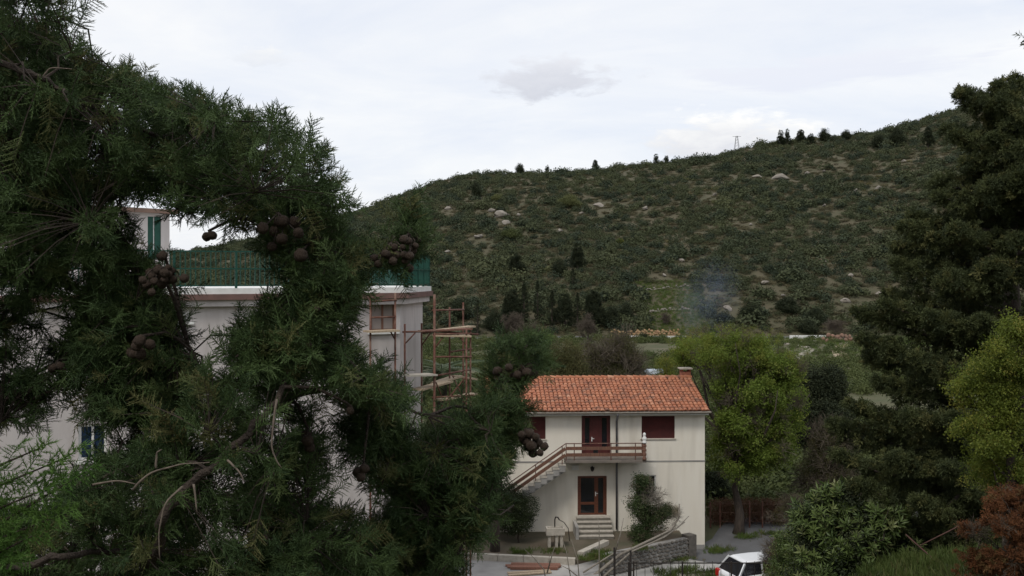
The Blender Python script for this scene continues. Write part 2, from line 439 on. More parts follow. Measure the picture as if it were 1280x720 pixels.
# ------------------------------------------------------------------ the land
def sm(t): t = min(1, max(0, t)); return t * t * (3 - 2 * t)
SKYX = [-900, -300, 0, 150, 270, 360, 440, 500, 560, 600, 650, 700, 750, 800, 850, 900, 950, 1000, 1050, 1100, 1150, 1190, 1280, 1420, 1800, 2400]
SKYY = [345, 338, 330, 322, 305, 288, 266, 248, 230, 223, 218, 216, 214, 208, 200, 191, 184, 180, 175, 166, 152, 142, 108, 75, 30, 20]
YF, YR = 205.0, 440.0
def ridge_z(X):
    xp = 640 + F * X / YR
    return H + (345 - np.interp(xp, SKYX, SKYY)) / F * YR * 1.0
def n2(x, y, s, seed=0): return mnoise.noise(Vector((x * s + seed, y * s - seed * .7, seed * 1.3)))
def gz(X, Y):
    k = .57 + (.30 - .57) * sm((X + 4) / 10)
    z = 11.3 - k * max(Y, -20)
    z = .5 * (z + math.sqrt(z * z + .3)) - .05 if z > -3 else 0.0
    z += 2.05 * sm((X - 5) / 4) * sm((34 - Y) / 7)
    if Y > 50: z += .5 * sm((Y - 50) / 155) + .5 * n2(X, Y, .02, 3) * sm((Y - 60) / 30)
    if Y > YF:
        zr = ridge_z(X * YR / Y if Y < YR else X) - 2.0
        t = (Y - YF) / (YR - YF)
        if t <= 1: h = zr * (1 - (1 - t) ** 1.55)
        else: h = zr * max(0, 1 - ((t - 1) * .8) ** 2)
        z += h + (3.0 * n2(X, Y, .018, 9) + 1.4 * n2(X, Y, .05, 5)) * sm(t * 4)
    return z

M['ground'] = surf('dry_grass_ground', (.085, .078, .042), (.06, .07, .03), .35, .95, .5, 8, c3=(.14, .12, .08), scale3=.16, amt3=(.52, .72))
M['hill'] = surf('scrub_hill_soil', (.085, .073, .045), (.055, .058, .030), .35, .95, .8, 1.2, c3=(.095, .08, .052), scale3=.03, amt3=(.55, .75), detail=9)
def land(name, xs, ys, mat):
    mb = MB(); nx = len(xs)
    for y in ys:
        for x in xs: mb.v.append((x, y, gz(x, y)))
    for j in range(len(ys) - 1):
        for i in range(nx - 1):
            a = j * nx + i; mb.f.append((a, a + 1, a + 1 + nx, a + nx))
    return tag(mb.build(name, mat, smooth=True), kind='structure')
def spaced(*segs):
    out = []
    for a, b, n in segs: out += list(np.linspace(a, b, n, endpoint=False))
    return [float(v) for v in out] + [float(segs[-1][1])]
ground = land('ground', spaced((-1500, -200, 12), (-200, -30, 30), (-30, 40, 90), (40, 200, 32), (200, 1500, 12)), spaced((-80, 0, 20), (0, 60, 80), (60, YF, 60)), M['ground'])
hill = land('hill', spaced((-1500, -300, 16), (-300, -180, 14), (-180, 330, 130), (330, 600, 30), (600, 1500, 14)), spaced((YF, 470, 90), (470, 900, 30), (900, 1300, 4)), M['hill'])

def hit(x, y, d0=60., d1=900.):
    """where the sight line through a photo pixel meets the land"""
    d = d0; last = None
    while d < d1:
        p = P(x, y, d); g = gz(p.x, p.y)
        if p.z <= g: return Vector((p.x, p.y, g))
        d += max(.6, (p.z - g) * .5)
    xx = (x - 640) / F; best = max(np.arange(380, 470, 3.), key=lambda q: (gz(xx * q, q) - H) / q)
    return Vector((xx * best, best, gz(xx * best, best)))

def mountain():
    D = 900.; xs = [820, 950, 1010, 1040, 1075, 1092, 1110, 1150, 1200, 1300, 1450, 1700, 2000]; ys = [340, 250, 200, 178, 167, 164, 163, 160, 156, 150, 155, 220, 330]
    mb = MB(); n = 70; m = 14
    for j in range(m):
        for i in range(n):
            xp = 820 + (2000 - 820) * i / (n - 1); y = np.interp(xp, xs, ys); X = (xp - 640) / F * D; top = H + (345 - y) / F * D
            t = j / (m - 1); q = t * 2 if t < .5 else 2 - t * 2
            Y = D + (t - .5) * 600; z = -30 + (top + 30) * sm(q) + n2(X, Y, .014, 2) * 8 * sm(q) * (1 if abs(t - .5) > .05 else .3)
            mb.v.append((X, Y, z))
    for j in range(m - 1):
        for i in range(n - 1): a = j * n + i; mb.f.append((a, a + 1, a + 1 + n, a + n))
    return tag(mb.build('mountain', surf('hazed_mountain', (.20, .21, .22), (.14, .15, .15), .01, .95), smooth=True), kind='structure')  # bluish grey base colour stands in for the haze of distance
mountain()
# ------------------------------------------------------------------ roads, paths, yard
def strip(name, pts, width, mat, lift=.02, kind='structure', zfix=None):
    mb = MB(); pts = [Vector((a, b, 0)) for a, b in pts]; n = len(pts); fine = []
    for i in range(n - 1):
        for k in range(6): fine.append(pts[i].lerp(pts[i + 1], k / 6))
    fine.append(pts[-1])
    for i, p in enumerate(fine):
        d = (fine[min(i + 1, len(fine) - 1)] - fine[max(i - 1, 0)]).normalized(); s = Vector((d.y, -d.x, 0))
        for q in range(5):
            w = p + s * width * (q / 4 - .5); mb.v.append((w.x, w.y, (gz(w.x, w.y) if zfix is None else zfix) + lift))
    for i in range(len(fine) - 1):
        for q in range(4): a = i * 5 + q; mb.f.append((a, a + 5, a + 6, a + 1))
    return tag(mb.build(name, mat, smooth=True), kind=kind)
def plate(name, poly, z0, z1, mat, kind='structure'):
    mb = MB(); n = len(poly)
    mb.add([(x, y, z1) for x, y in poly] + [(x, y, z0) for x, y in poly], [tuple(range(n))] + [(i, i + n, (i + 1) % n + n, (i + 1) % n) for i in range(n)])
    return tag(mb.build(name, mat), kind=kind)

M['earth'] = surf('brown_yard_earth', (.115, .09, .065), (.075, .072, .045), .9, .95, .5, 14, c3=(.15, .125, .095), scale3=.4)
M['pale_gravel'] = surf('pale_gravel', (.33, .30, .25), (.22, .20, .155), 2.2, .95, .8, 22, c3=(.13, .125, .07), scale3=.5, amt3=(.55, .75))
plate('yard', [(-14, 44.3), (-1.7, 43.35), (2.72, 42.6), (3.8, 43.42), (7.95, 46.32), (7.95, 48.2), (-14, 48.2)], -.6, .9, M['earth'])
apron = plate('paved_apron', [(-14, 36.5), (3.4, 36.5), (3.75, 43.38), (2.76, 42.55), (-1.7, 43.3), (-14, 44.25)], -.6, .72, M['concrete'])
strip('path', [(3.9, 42.2), (7.0, 44.7), (10.6, 46.2)], 2.3, surf('pale_path_concrete', (.40, .39, .37), (.30, .29, .27), .9, .9, .3, 20), .012)
strip('driveway', [(9.2, 45.2), (11.5, 48.6), (12.6, 51.5), (17, 54.5), (26, 57)], 3.6, M['asphalt'], .02)
strip('gravel_patch', [(4.4, 40.8), (7.2, 42.6), (9.4, 42.9)], 1.8, M['pale_gravel'], .028)
strip('road', [(-260, 201.5), (-60, 201.5), (20, 201.5), (64, 201.5), (140, 201.5), (320, 200)], 6.0, M['asphalt'], .08)
strip('dirt_path', [(48, 150), (52, 158), (55, 171), (63, 183), (75, 190)], 2.2, surf('pale_dirt', (.34, .27, .19), (.25, .20, .14), .8, .95), .06)
strip('dirt_path', [(40, 146), (52, 172), (50, 186), (66, 196)], 1.6, M['pale_gravel'], .06)

def stone_mesh(seed, sq=(1, .8, .7), rug=.35, cut=False):
    import bmesh
    bm = bmesh.new(); bmesh.ops.create_icosphere(bm, subdivisions=2, radius=1)
    for v in bm.verts:
        f = 1 + rug * mnoise.noise(v.co * 1.1 + Vector((seed * 3.7, seed, 0))) + .14 * mnoise.noise(v.co * 3 + Vector((seed, 0, seed)))
        v.co = Vector((v.co.x * sq[0], v.co.y * sq[1], v.co.z * sq[2])) * f
    if cut:     # broken faces
        rr = random.Random(seed)
        for _ in range(5):
            n_ = Vector((rr.uniform(-1, 1), rr.uniform(-1, 1), rr.uniform(-.2, 1))).normalized(); c_ = rr.uniform(.45, .7)
            for v in bm.verts:
                k_ = v.co.dot(n_) - c_
                if k_ > 0: v.co -= n_ * k_ * .92
    me = bpy.data.meshes.new('boulder'); bm.to_mesh(me); bm.free(); return me
STONES = [stone_mesh(i) for i in range(6)]

def rubble_wall(name, a, b, h, label, mat, size, cat='wall'):
    """dry wall of single stones between two points on the land"""
    a = Vector(a); b = Vector(b); d = b - a; L = d.length; d.normalize(); s = Vector((d.y, -d.x, 0))
    e = empty(name, a, label=label, cat=cat); mb = MB(); nrow = max(2, int(h / size))
    tmpl = STONES[0]
    for r in range(nrow):
        x = random.uniform(0, size)
        while x < L:
            w = size * random.uniform(.7, 1.6); p = a + d * x; z = gz(p.x, p.y) + (r + .4 + random.uniform(-.3, .3)) * h / nrow * random.uniform(.8, 1.1)
            if random.random() > (.6 if r == nrow - 1 else .12):
                me = random.choice(STONES); vs = [Vector((v.co.x * w * .55, v.co.y * size * .5, v.co.z * h / nrow * .8)) for v in me.vertices]
                ang = math.atan2(d.y, d.x); rot = Matrix.Rotation(ang, 3, 'Z'); off = Vector((p.x, p.y, z)) - a + s * random.uniform(-.1, .1) * size
                mb.add([rot @ v + off for v in vs], [tuple(q.vertices) for q in me.polygons])
            x += w
    o = mb.build('stones', mat, e); o['kind'] = 'stuff'
    return e
rubble_wall('stone_embankment', (20.2, 204.2, 0), (34.2, 204.6, 0), 1.7, 'low yellow and reddish stone embankment above the far road', M['rock_yellow'], .42)
rubble_wall('terrace_wall', (29.8, 216, 0), (38.5, 217.5, 0), .8, 'lower pale terrace wall on the green step above the yellow embankment', M['rock'], .5)
rubble_wall('terrace_wall', (30.5, 227, 0), (40.5, 228.5, 0), .7, 'upper pale terrace wall on the green step above the yellow embankment', M['rock'], .5)
mb = MB(); mb.bar((23, 198.2, gz(23, 198.2) + .25), (44, 198.2, gz(44, 198.2) + .25), .35, .62)
tag(mb.build('road_parapet', M['white']), 'pale parapet of the far road below the yellow stone embankment', 'wall')
mb = MB(); mb.bar((55, 198.0, gz(55, 198) + .3), (63, 198.2, gz(63, 198) + .3), .4, .75)
tag(mb.build('road_parapet', M['white']), 'short pale parapet of the far road beside the reddish bank right of the spring-green tree', 'wall')
rubble_wall('rock_bank', (58.5, 188, 0), (66, 190, 0), 1.6, 'reddish rocky bank under the short far parapet', surf('red_rock', (.24, .14, .10), (.18, .12, .09), .8, .95), .7, 'bank')

# yard kerb: pale edging stones laid end to end
kp = [(-8.2, 43.95), (-1.7, 43.32), (2.7, 42.57)]
kerb = empty('yard_kerb', (-8.2, 43.95, .7), label='pale stone kerb along the front edge of the brown yard', cat='kerb')
for (x0, y0), (x1, y1) in zip(kp, kp[1:]):
    L_ = math.hypot(x1 - x0, y1 - y0); n = int(L_ / 1.1)
    for i in range(n):
        a = Vector((x0, y0, .84)).lerp(Vector((x1, y1, .84)), (i + .01) / n); b = Vector((x0, y0, .84)).lerp(Vector((x1, y1, .84)), (i + .99) / n)
        c = Vector((-8.2, 43.95, .7)); mb = MB(); mb.bar(a - c, b - c, .22, .3); mb.build('kerb_stone', M['pale_stone'], kerb)
mb = MB(); mb.bar((2.95, 43.15, .85), (4.25, 45.1, .85), .3, .5)
tag(mb.build('garden_wall', M['pale_stone']), 'short pale low wall end jutting across the yard in front of the steps', 'wall')

# ------------------------------------------------------------------ small house
HA = R(2.0); HO = Vector(((881 - 640) / F * 47.6, 47.6, 0))
house = empty('house', HO, HA, 'two-storey cream house with orange tiled roof and brown balcony', 'house')
HX = Vector((math.cos(HA), math.sin(HA), 0)); HN = Vector((-math.sin(HA), math.cos(HA), 0))
def HP(x, y, off=0.0):
    """photo pixel -> (local x, local z) on the house front, or on a plane off metres in front of it"""
    r = Vector(((x - 640) / F, 1, -(y - 345) / F)); o = HO - HN * off; t = (o - Vector((0, 0, H))).dot(HN) / r.dot(HN)
    p = Vector((0, 0, H)) + r * t; return (p - o).dot(HX), p.z
HW = HP(612, 600)[0]; HD = 7.6; ZT = HP(760, 513)[1]     # left end, depth, wall top
def rect(x0, y0, x1, y1, off=0.):
    a = HP(x0, y0, off); b = HP(x1, y1, off); return (a[0], b[0], b[1], a[1])       # lx0,lx1,z0,z1
OP_W1 = rect(640, 521, 682, 549); OP_DU = rect(727, 519, 763, 575.5); OP_W2 = rect(802, 520, 843.5, 548); OP_DL = rect(722, 595, 758.5, 644); OP_WL = rect(794, 594, 820, 628)

def holed_wall(x0, x1, z0, z1, holes, depth=.22):
    """front face of a wall with real openings and reveals (front at y=0)"""
    mb = MB(); xs = sorted({x0, x1, *[h[0] for h in holes], *[h[1] for h in holes]}); zs = sorted({z0, z1, *[h[2] for h in holes], *[h[3] for h in holes]})
    for i in range(len(xs) - 1):
        for j in range(len(zs) - 1):
            cx, cz = (xs[i] + xs[i + 1]) / 2, (zs[j] + zs[j + 1]) / 2
            if any(h[0] < cx < h[1] and h[2] < cz < h[3] for h in holes): continue
            mb.add([(xs[i], 0, zs[j]), (xs[i + 1], 0, zs[j]), (xs[i + 1], 0, zs[j + 1]), (xs[i], 0, zs[j + 1])], [(0, 1, 2, 3)])
    for a, b, c, d in holes:
        mb.add([(a, 0, c), (b, 0, c), (b, 0, d), (a, 0, d), (a, depth, c), (b, depth, c), (b, depth, d), (a, depth, d)],
               [(0, 4, 5, 1), (1, 5, 6, 2), (2, 6, 7, 3), (3, 7, 4, 0)])
    return mb
RIDGE_Y = HD / 2; RIDGE_Z = ZT + 1.0
mb = holed_wall(HW, 0, -.8, ZT, [OP_W1, OP_DU, OP_W2, OP_DL, OP_WL])
mb.add([(0, 0, -.8), (0, HD, -.8), (0, HD, ZT), (0, RIDGE_Y, RIDGE_Z), (0, 0, ZT)], [(0, 1, 2, 3, 4)])
mb.add([(HW, 0, -.8), (HW, HD, -.8), (HW, HD, ZT), (HW, RIDGE_Y, RIDGE_Z), (HW, 0, ZT)], [(4, 3, 2, 1, 0)])
mb.add([(HW, HD, -.8), (0, HD, -.8), (0, HD, ZT), (HW, HD, ZT)], [(3, 2, 1, 0)])
mb.build('wall', M['plaster'], house)
mb = MB(); mb.bb(HW - .01, .012, -.022, -.001, HP(800, 576.5)[1] - .03, HP(800, 576.5)[1] + .03); mb.build('string_course', M['concrete'], house)
mb = MB(); mb.bb(HW + .05, -.02, -.03, -.002, -.6, .22); mb.build('plinth', M['concrete'], house)
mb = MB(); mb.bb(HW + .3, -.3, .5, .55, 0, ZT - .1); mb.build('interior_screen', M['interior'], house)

def shutter_window(op, name='window', slats=True):
    a, b, c, d = op; w = MB()
    for q in ((a, a + .05, c, d), (b - .05, b, c, d), (a + .05, b - .05, c, c + .05), (a + .05, b - .05, d - .05, d)): w.bb(q[0] + .001, q[1] - .001, .06, .13, q[2] + .001, q[3] - .001)
    win = w.build(name, M['maroon'], house)
    sh = MB(); z = c + .05
    while z < d - .06:
        sh.add([(a + .05, .09, z), (b - .05, .09, z), (b - .05, .075, z + .03), (a + .05, .075, z + .03), (b - .05, .09, z + .044), (a + .05, .09, z + .044)], [(0, 1, 2, 3), (3, 2, 4, 5)]); z += .045
    s = sh.build('shutter', M['maroon'], win)
    si = MB(); si.bb(a - .06, b + .06, -.05, .06, c - .05, c - .002); si.build('sill', M['pale_stone'], win)
    return win
shutter_window(OP_W1); shutter_window(OP_W2)
a, b, c, d = OP_WL; w = MB()
for q in ((a, a + .06, c, d), (b - .06, b, c, d), (a + .06, b - .06, c, c + .06), (a + .06, b - .06, d - .06, d)): w.bb(q[0] + .001, q[1] - .001, .06, .13, q[2] + .001, q[3] - .001)
win = w.build('window', M['white'], house); p = MB(); p.bb(a + .06, b - .06, .09, .1, c + .06, d - .06); p.build('pane', M['glass_dark'], win)

def door(op, cols, mat, handle_at, mid=None):
    a, b, c, d = op; fr = MB(); t = .07
    for q in ((a, a + t, c, d), (b - t, b, c, d), (a + t, b - t, d - t, d)): fr.bb(q[0] + .001, q[1] - .001, .05, .16, q[2], q[3] - .001)
    dr = fr.build('door', mat, house)
    for (u0, u1, panes) in cols:
        x0 = a + t + (b - a - 2 * t) * u0; x1 = a + t + (b - a - 2 * t) * u1; lf = MB(); g = .09
        lf.bb(x0 + .004, x0 + g, .07, .12, c + .01, d - t - .004); lf.bb(x1 - g, x1 - .004, .07, .12, c + .01, d - t - .004)
        zs = sorted({0, 1, *[v for pz in panes for v in pz[:2]]})
        for z0, z1 in zip(zs, zs[1:]):
            zz0 = c + .01 + (d - t - c - .014) * z0; zz1 = c + .01 + (d - t - c - .014) * z1
            pane = any(p0 <= (z0 + z1) / 2 <= p1 for p0, p1, *_ in panes)
            if not pane: lf.bb(x0 + g, x1 - g, .078, .112, zz0, zz1)
        leaf = lf.build('door_leaf', mat, dr)
        for p0, p1, *_ in panes:
            pm = MB(); pm.bb(x0 + g - .003, x1 - g + .003, .09, .1, c + .01 + (d - t - c) * p0 - .003, c + .01 + (d - t - c) * p1 + .003); o = pm.build('pane', M['glass_dark'], dr)
    hx = a + (b - a) * handle_at; hz = c + 1.0; hm = MB(); hm.bb(hx - .02, hx + .02, .04, .07, hz - .1, hz + .1); hm.bar((hx, .03, hz + .03), (hx + .11, .03, hz + .03), .02, .025); hm.build('handle', M['white'], dr)
door(OP_DU, [(0, .33, [(.35, .97)]), (.33, .66, [(.12, .3)]), (.66, 1, [(.25, .97)])], M['maroon'], .36)
door(OP_DL, [(0, .66, [(.05, .27), (.34, .98)]), (.66, 1, [(.05, .98)])], M['brown'], .62)

# roof: sheathing, single barrel tiles, ridge tiles, gutter
OV = .42; EX0, EX1 = HW - .18, .14
pitch = math.atan2(RIDGE_Z - ZT, RIDGE_Y); EZ = ZT - OV * math.tan(pitch) + .12
roof = MB()
for s in (0, 1):
    y0 = -OV if s == 0 else HD + OV; vs = [(EX0, y0, EZ), (EX1, y0, EZ), (EX1, RIDGE_Y, RIDGE_Z + .12), (EX0, RIDGE_Y, RIDGE_Z + .12)]
    vs += [(x, y, z - .12) for x, y, z in vs]; f = [(0, 1, 2, 3), (7, 6, 5, 4), (0, 4, 5, 1), (1, 5, 6, 2), (3, 2, 6, 7), (0, 3, 7, 4)]
    roof.add(vs, f)
M['under_tile'] = surf('under_tiles', (.16, .075, .05), rough=.95)
roof_o = roof.build('roof', M['under_tile'], house)
def tilemat():
    m, N, L, b = nodes_of('terracotta_tiles'); b.inputs['Roughness'].default_value = .85
    at = N.new('ShaderNodeAttribute'); at.attribute_name = 'tone'
    rp = N.new('ShaderNodeValToRGB'); L.new(at.outputs['Fac'], rp.inputs[0]); el = rp.color_ramp.elements
    el[0].color = (.19, .075, .042, 1); el[1].color = (.46, .23, .14, 1); e = el.new(.3); e.color = (.31, .11, .055, 1); e = el.new(.7); e.color = (.385, .15, .075, 1)
    tc = N.new('ShaderNodeTexCoord'); n = N.new('ShaderNodeTexNoise'); n.inputs['Scale'].default_value = 2.6; n.inputs['Detail'].default_value = 8; L.new(tc.outputs['Object'], n.inputs['Vector'])
    mr = N.new('ShaderNodeMapRange'); L.new(n.outputs['Fac'], mr.inputs[0]); mr.inputs[1].default_value = .50; mr.inputs[2].default_value = .70; mr.inputs[4].default_value = .8
    mx = N.new('ShaderNodeMix'); mx.data_type = 'RGBA'; L.new(mr.outputs[0], mx.inputs[0]); L.new(rp.outputs[0], mx.inputs[6]); mx.inputs[7].default_value = (.12, .065, .045, 1)
    L.new(mx.outputs[2], b.inputs['Base Color']); return m
M['tile'] = tilemat()
def roof_tiles():
    sl = math.hypot(RIDGE_Y + OV, RIDGE_Z + .12 - EZ); du = Vector((0, (RIDGE_Y + OV) / sl, (RIDGE_Z + .12 - EZ) / sl)); nu = Vector((0, -du.z, du.y))
    rows = 13; ncol = int((EX1 - EX0) / .205); cw = (EX1 - EX0) / ncol; ex = sl / rows; tone = []
    for side in (0, 1):
        mb = MB(); tone = []
        for r in range(rows):
            for c in range(ncol):
                cx = EX0 + (c + .5) * cw + random.gauss(0, .010); o = Vector((cx, -OV - .05, EZ)) + du * (r * ex + random.gauss(0, .014)) + nu * (.02 * n2(cx, r * ex, .9, 4))
                lift0, lift1 = .045 + random.gauss(0, .004), .012; rad = cw * .47; vs = []
                for t, rr, lf in ((-.02, rad, lift0), (ex + .06, rad * .88, lift1)):
                    for q in range(6):
                        an = math.pi * q / 5; vs.append(o + du * t + Vector((math.cos(an) * rr, 0, 0)) + nu * (lf + math.sin(an) * rr * .62))
                if side: vs = [Vector((v.x, 2 * RIDGE_Y - v.y, v.z)) for v in vs]
                mb.add(vs, [(q, q + 1, q + 7, q + 6) for q in range(5)] + [(5, 4, 3, 2, 1, 0)]); tn = min(1, max(0, random.gauss(.5, .16))); tone += [tn] * 6
        if not side:
            x = EX0
            while x < EX1 - .2:
                vs = []
                for t, rr in ((0, .13), (.38, .105)):
                    for q in range(7):
                        an = math.pi * q / 6; vs.append((x + t, RIDGE_Y + math.cos(an) * rr, RIDGE_Z + .12 + .03 + math.sin(an) * rr + (.025 if t == 0 else 0)))
                mb.add(vs, [(q, q + 1, q + 8, q + 7) for q in range(6)] + [tuple(range(7))]); tone += [min(1, max(0, random.gauss(.6, .2)))] * 7; x += .33
        ob = mb.build('tiles', M['tile'], roof_o); ob['kind'] = 'stuff'
        a = ob.data.attributes.new('tone', 'FLOAT', 'FACE'); a.data.foreach_set('value', tone)
roof_tiles()
mb = MB(); mb.bb(EX0 + .03, EX1 - .03, -OV + .06, -.002, EZ - .2, EZ - .13); mb.build('soffit', M['white'], house)
g = MB(); gp = []
for q in range(7): an = math.pi + math.pi * q / 6; gp.append((math.cos(an) * .075, math.sin(an) * .075))
vs = [(x, -OV - .09 + u, EZ - .02 + v) for x in (EX0, EX1 + .04) for u, v in gp]; g.add(vs, [(q, q + 1, q + 8, q + 7) for q in range(6)] + [tuple(range(7)), tuple(range(13, 6, -1))]); g.build('gutter', M['pale_stone'], house)
px = HP(770.5, 560)[0]; mb = MB(); mb.tube([(px, -OV - .09, EZ - .1), (px, -OV - .07, EZ - .18), (px, -.1, EZ - .5), (px, -.1, 1.0)], .05, 8); mb.build('downpipe', M['grey_metal'], house, True)
# chimney
cx0, _ = HP(861, 470, -3.4); ch = MB(); ch.bb(cx0 - .24, cx0 + .24, RIDGE_Y + .25, RIDGE_Y + .75, RIDGE_Z - .3, RIDGE_Z + .42); cho = ch.build('chimney', M['chimney_brick'], house)
ch = MB(); ch.bb(cx0 - .33, cx0 + .33, RIDGE_Y + .16, RIDGE_Y + .84, RIDGE_Z + .56, RIDGE_Z + .62); ch.build('cap', M['pale_stone'], cho)
ch = MB()
for sx in (-.2, .2):
    for sy in (.33, .67): ch.bb(cx0 + sx - .05, cx0 + sx + .05, RIDGE_Y + sy - .05, RIDGE_Y + sy + .05, RIDGE_Z + .42, RIDGE_Z + .56)
ch.build('cap_posts', M['chimney_brick'], cho)['kind'] = 'stuff'

# balcony and outer stair
BD = 1.15; bz = HP(760, 575.5, BD)[1]; bx0 = HP(707, 575, BD)[0]; bx1 = HP(808, 575, BD)[0]
mb = MB(); mb.bb(bx0, bx1, -BD, -.024, bz - .11, bz); bal = mb.build('balcony', surf('shaded_concrete', (.20, .17, .145), (.13, .115, .10), 3, .9, .3, 25), house)  # darker concrete: the shade on the slab is put into its colour
rt = HP(760, 554.5, BD)[1]
mb = MB(); mb.tube([(bx0, -BD + .05, rt), (bx1, -BD + .05, rt)], .022, 8); mb.build('handrail', M['rust'], bal)
for yy in (560.5, 568.5):
    z = HP(760, yy, BD)[1]; mb = MB(); mb.bb(bx0 + .02, bx1 - .03, -BD + .015, -BD + .05, z - .075, z + .075); mb.build('rail_board', M['rail_wood'], bal)
for x in (bx0 + .03, HP(718, 570, BD)[0], HP(764, 570, BD)[0], bx1 - .5):
    mb = MB(); mb.bb(x - .02, x + .02, -BD + .055, -BD + .095, bz, rt); mb.build('post', M['rust'], bal)
mb = MB()
for yy in (560.5, 568.5): z = HP(760, yy, BD)[1]; mb.bb(bx1 - .05, bx1 - .015, -BD + .06, -.06, z - .075, z + .075)
mb.tube([(bx1 - .03, -BD + .1, rt), (bx1 - .03, -.02, rt)], .022, 8); mb.build('side_rail', M['rail_wood'], bal)['kind'] = 'stuff'
pm = MB(); z = bz; prof = []
for i in range(4): prof += [(.075, z), (.10, z + .045), (.10, z + .11), (.06, z + .16), (.075, z + .2)]; z += .2
pm.lathe(prof, 10, (bx1 - .1, -BD - .03, 0)); pm.build('end_baluster', M['rail_wood'], bal, True)
fm = MB(); fm.lathe([(.11, z), (.11, z + .05), (.07, z + .1), (.10, z + .17), (.105, z + .24), (.06, z + .3), (.055, z + .33), (.075, z + .38), (.06, z + .45), (.02, z + .48)], 12, (bx1 - .1, -BD - .03, 0)); fm.build('finial', M['white'], bal, True)
# stair: goes down leftwards along the wall
n = 19; run = .285; rise = (bz - .92) / n; sw = 1.05
st = empty('stair', (0, 0, 0)); st.parent = house
for i in range(n - 1):
    mb = MB(); mb.bb(bx0 - (i + 1) * run - .02, bx0 - i * run, -BD, -BD + sw, bz - (i + 1) * rise - .05, bz - (i + 1) * rise); mb.build('tread', M['pale_stone'], st)
    mb = MB(); mb.bb(bx0 - (i + 1) * run, bx0 - i * run - .004, -BD + .02, -BD + sw - .02, bz - (i + 2) * rise - .16, bz - (i + 1) * rise - .052); mb.build('riser', M['concrete'], st)
xe = bx0 - (n - 1) * run; ze = .92
mb = MB(); mb.add([(bx0, 0, bz - .3), (bx0, 0, bz - .52), (xe, 0, ze - .25), (xe, 0, ze - .02)], [(0, 1, 2, 3)]); mb.v = [(x, -BD + .1, z) for x, _, z in mb.v]
mb.add([(x, -.1, z) for x, _, z in mb.v[:4]], [(3, 2, 1, 0)]); mb.f += [(1, 5, 6, 2), (0, 3, 7, 4)]; mb.build('stringer', M['concrete'], st)
dz = (rt - bz)
def sl(t, h): return Vector((bx0 - t * (n - 1) * run, -BD + .03, bz - t * (bz - ze) + h))
mb = MB(); mb.tube([sl(0, dz), sl(1, dz)], .022, 8); mb.build('handrail', M['rust'], st)
for yy in (560.5, 568.5):
    h = HP(760, yy, BD)[1] - bz; mb = MB(); mb.bar(sl(0, h), sl(1, h), .035, .15); mb.build('rail_board', M['rail_wood'], st)
for t in (.03, .27, .51, .75, .99):
    mb = MB(); p = sl(t, 0); mb.bb(p.x - .02, p.x + .02, p.y + .03, p.y + .07, p.z - .15, p.z + dz); mb.build('post', M['rust'], st)
# entrance steps: five separate stone treads
sx0, sx1 = HP(721, 650, .5)[0], HP(764, 650, .5)[0]
zd = OP_DL[2]; nst = 5; r_ = (zd - .92) / nst
es = empty('entrance_steps', (0, 0, 0)); es.parent = house
for i in range(nst):
    zt = zd - i * r_ - .01; y1 = -.03 if i == 0 else -.32 - (i - 1) * .29; y0 = -.32 - i * .29
    mb = MB(); mb.bb(sx0, sx1, y0 - .03, -.03 if i == 0 else y1 - .031, zt - .05, zt); mb.build('step', M['pale_stone'], es)
    mb = MB(); mb.bb(sx0 + .02, sx1 - .02, y0, -.032, zt - r_ + .001, zt - .051); mb.build('riser', surf('step_riser', (.22, .20, .17), (.16, .15, .12), 6) if i == 0 else bpy.data.materials['step_riser'], es)
mb = MB(); mb.bb(sx0 - .14, sx0 - .004, -1.5, -.03, .85, zd - .2); mb.build('cheek_wall', M['concrete'], es)
lx, lz = HP(740, 586); mb = MB(); mb.lathe([(.03, lz + .12), (.1, lz + .1), (.085, lz - .02), (.05, lz - .08), (.015, lz - .1)], 10, (lx, -.16, 0)); mb.bb(lx - .02, lx + .02, -.16, -.002, lz + .1, lz + .14); mb.build('wall_lamp', M['dark_metal'], house, True)
a = HP(715, 582, .1); b = HP(723.5, 587.5, .1); mb = MB(); mb.bb(a[0], b[0], -.1, -.002, b[1], a[1]); mb.build('meter_box', M['white'], house)
a = HP(746, 516); mb = MB(); mb.lathe([(.02, a[1] - .07), (.06, a[1] - .05), (.05, a[1] + .03), (.02, a[1] + .05)], 8, (a[0], -.08, 0)); mb.bb(a[0] - .015, a[0] + .015, -.08, -.002, a[1] - .01, a[1] + .02); mb.build('eave_lamp', M['dark_metal'], house)

# ------------------------------------------------------------------ left apartment building
A0, A1, A2 = Vector((-8.36, 25.5, 0)), Vector((-2.89, 28.0, 0)), Vector((-2.49, 31.6, 0))
dirF = (A1 - A0).normalized(); dirS = (A2 - A1).normalized(); AL = A0 - dirF * 9.5      # beyond the picture edge
TOPZ = 12.55; back = Vector((-dirF.y, dirF.x, 0))
bld = empty('apartment_building', A1, 0, 'grey plastered apartment block with green railed roof terrace behind the scaffold', 'building')
def BL(p): return Vector(p) - A1
def quadwall(mb, a, b, z0, z1, holes, depth=.2, sub=True):
    """vertical wall face from a to b (outside on the right-hand side going a->b) with openings given in metres along it"""
    d = (b - a); L = d.length; d.normalize(); inn = Vector((-d.y, d.x, 0)); w = holed_wall(0, L, z0, z1, holes, depth)
    mb.add([a + d * x + inn * y + Vector((0, 0, z)) for x, y, z in w.v], w.f)
inset = .28; nF = Vector((dirF.y, -dirF.x, 0)); nS = Vector((dirS.y, -dirS.x, 0))
def isect(p, d, q, e):
    t = ((q.x - p.x) * e.y - (q.y - p.y) * e.x) / (d.x * e.y - d.y * e.x); return p + d * t
wA1 = isect(A0 - nF * inset, dirF, A1 - nS * inset, dirS); wAL = AL - nF * inset; wA2 = A2 - nS * inset - dirS * .3
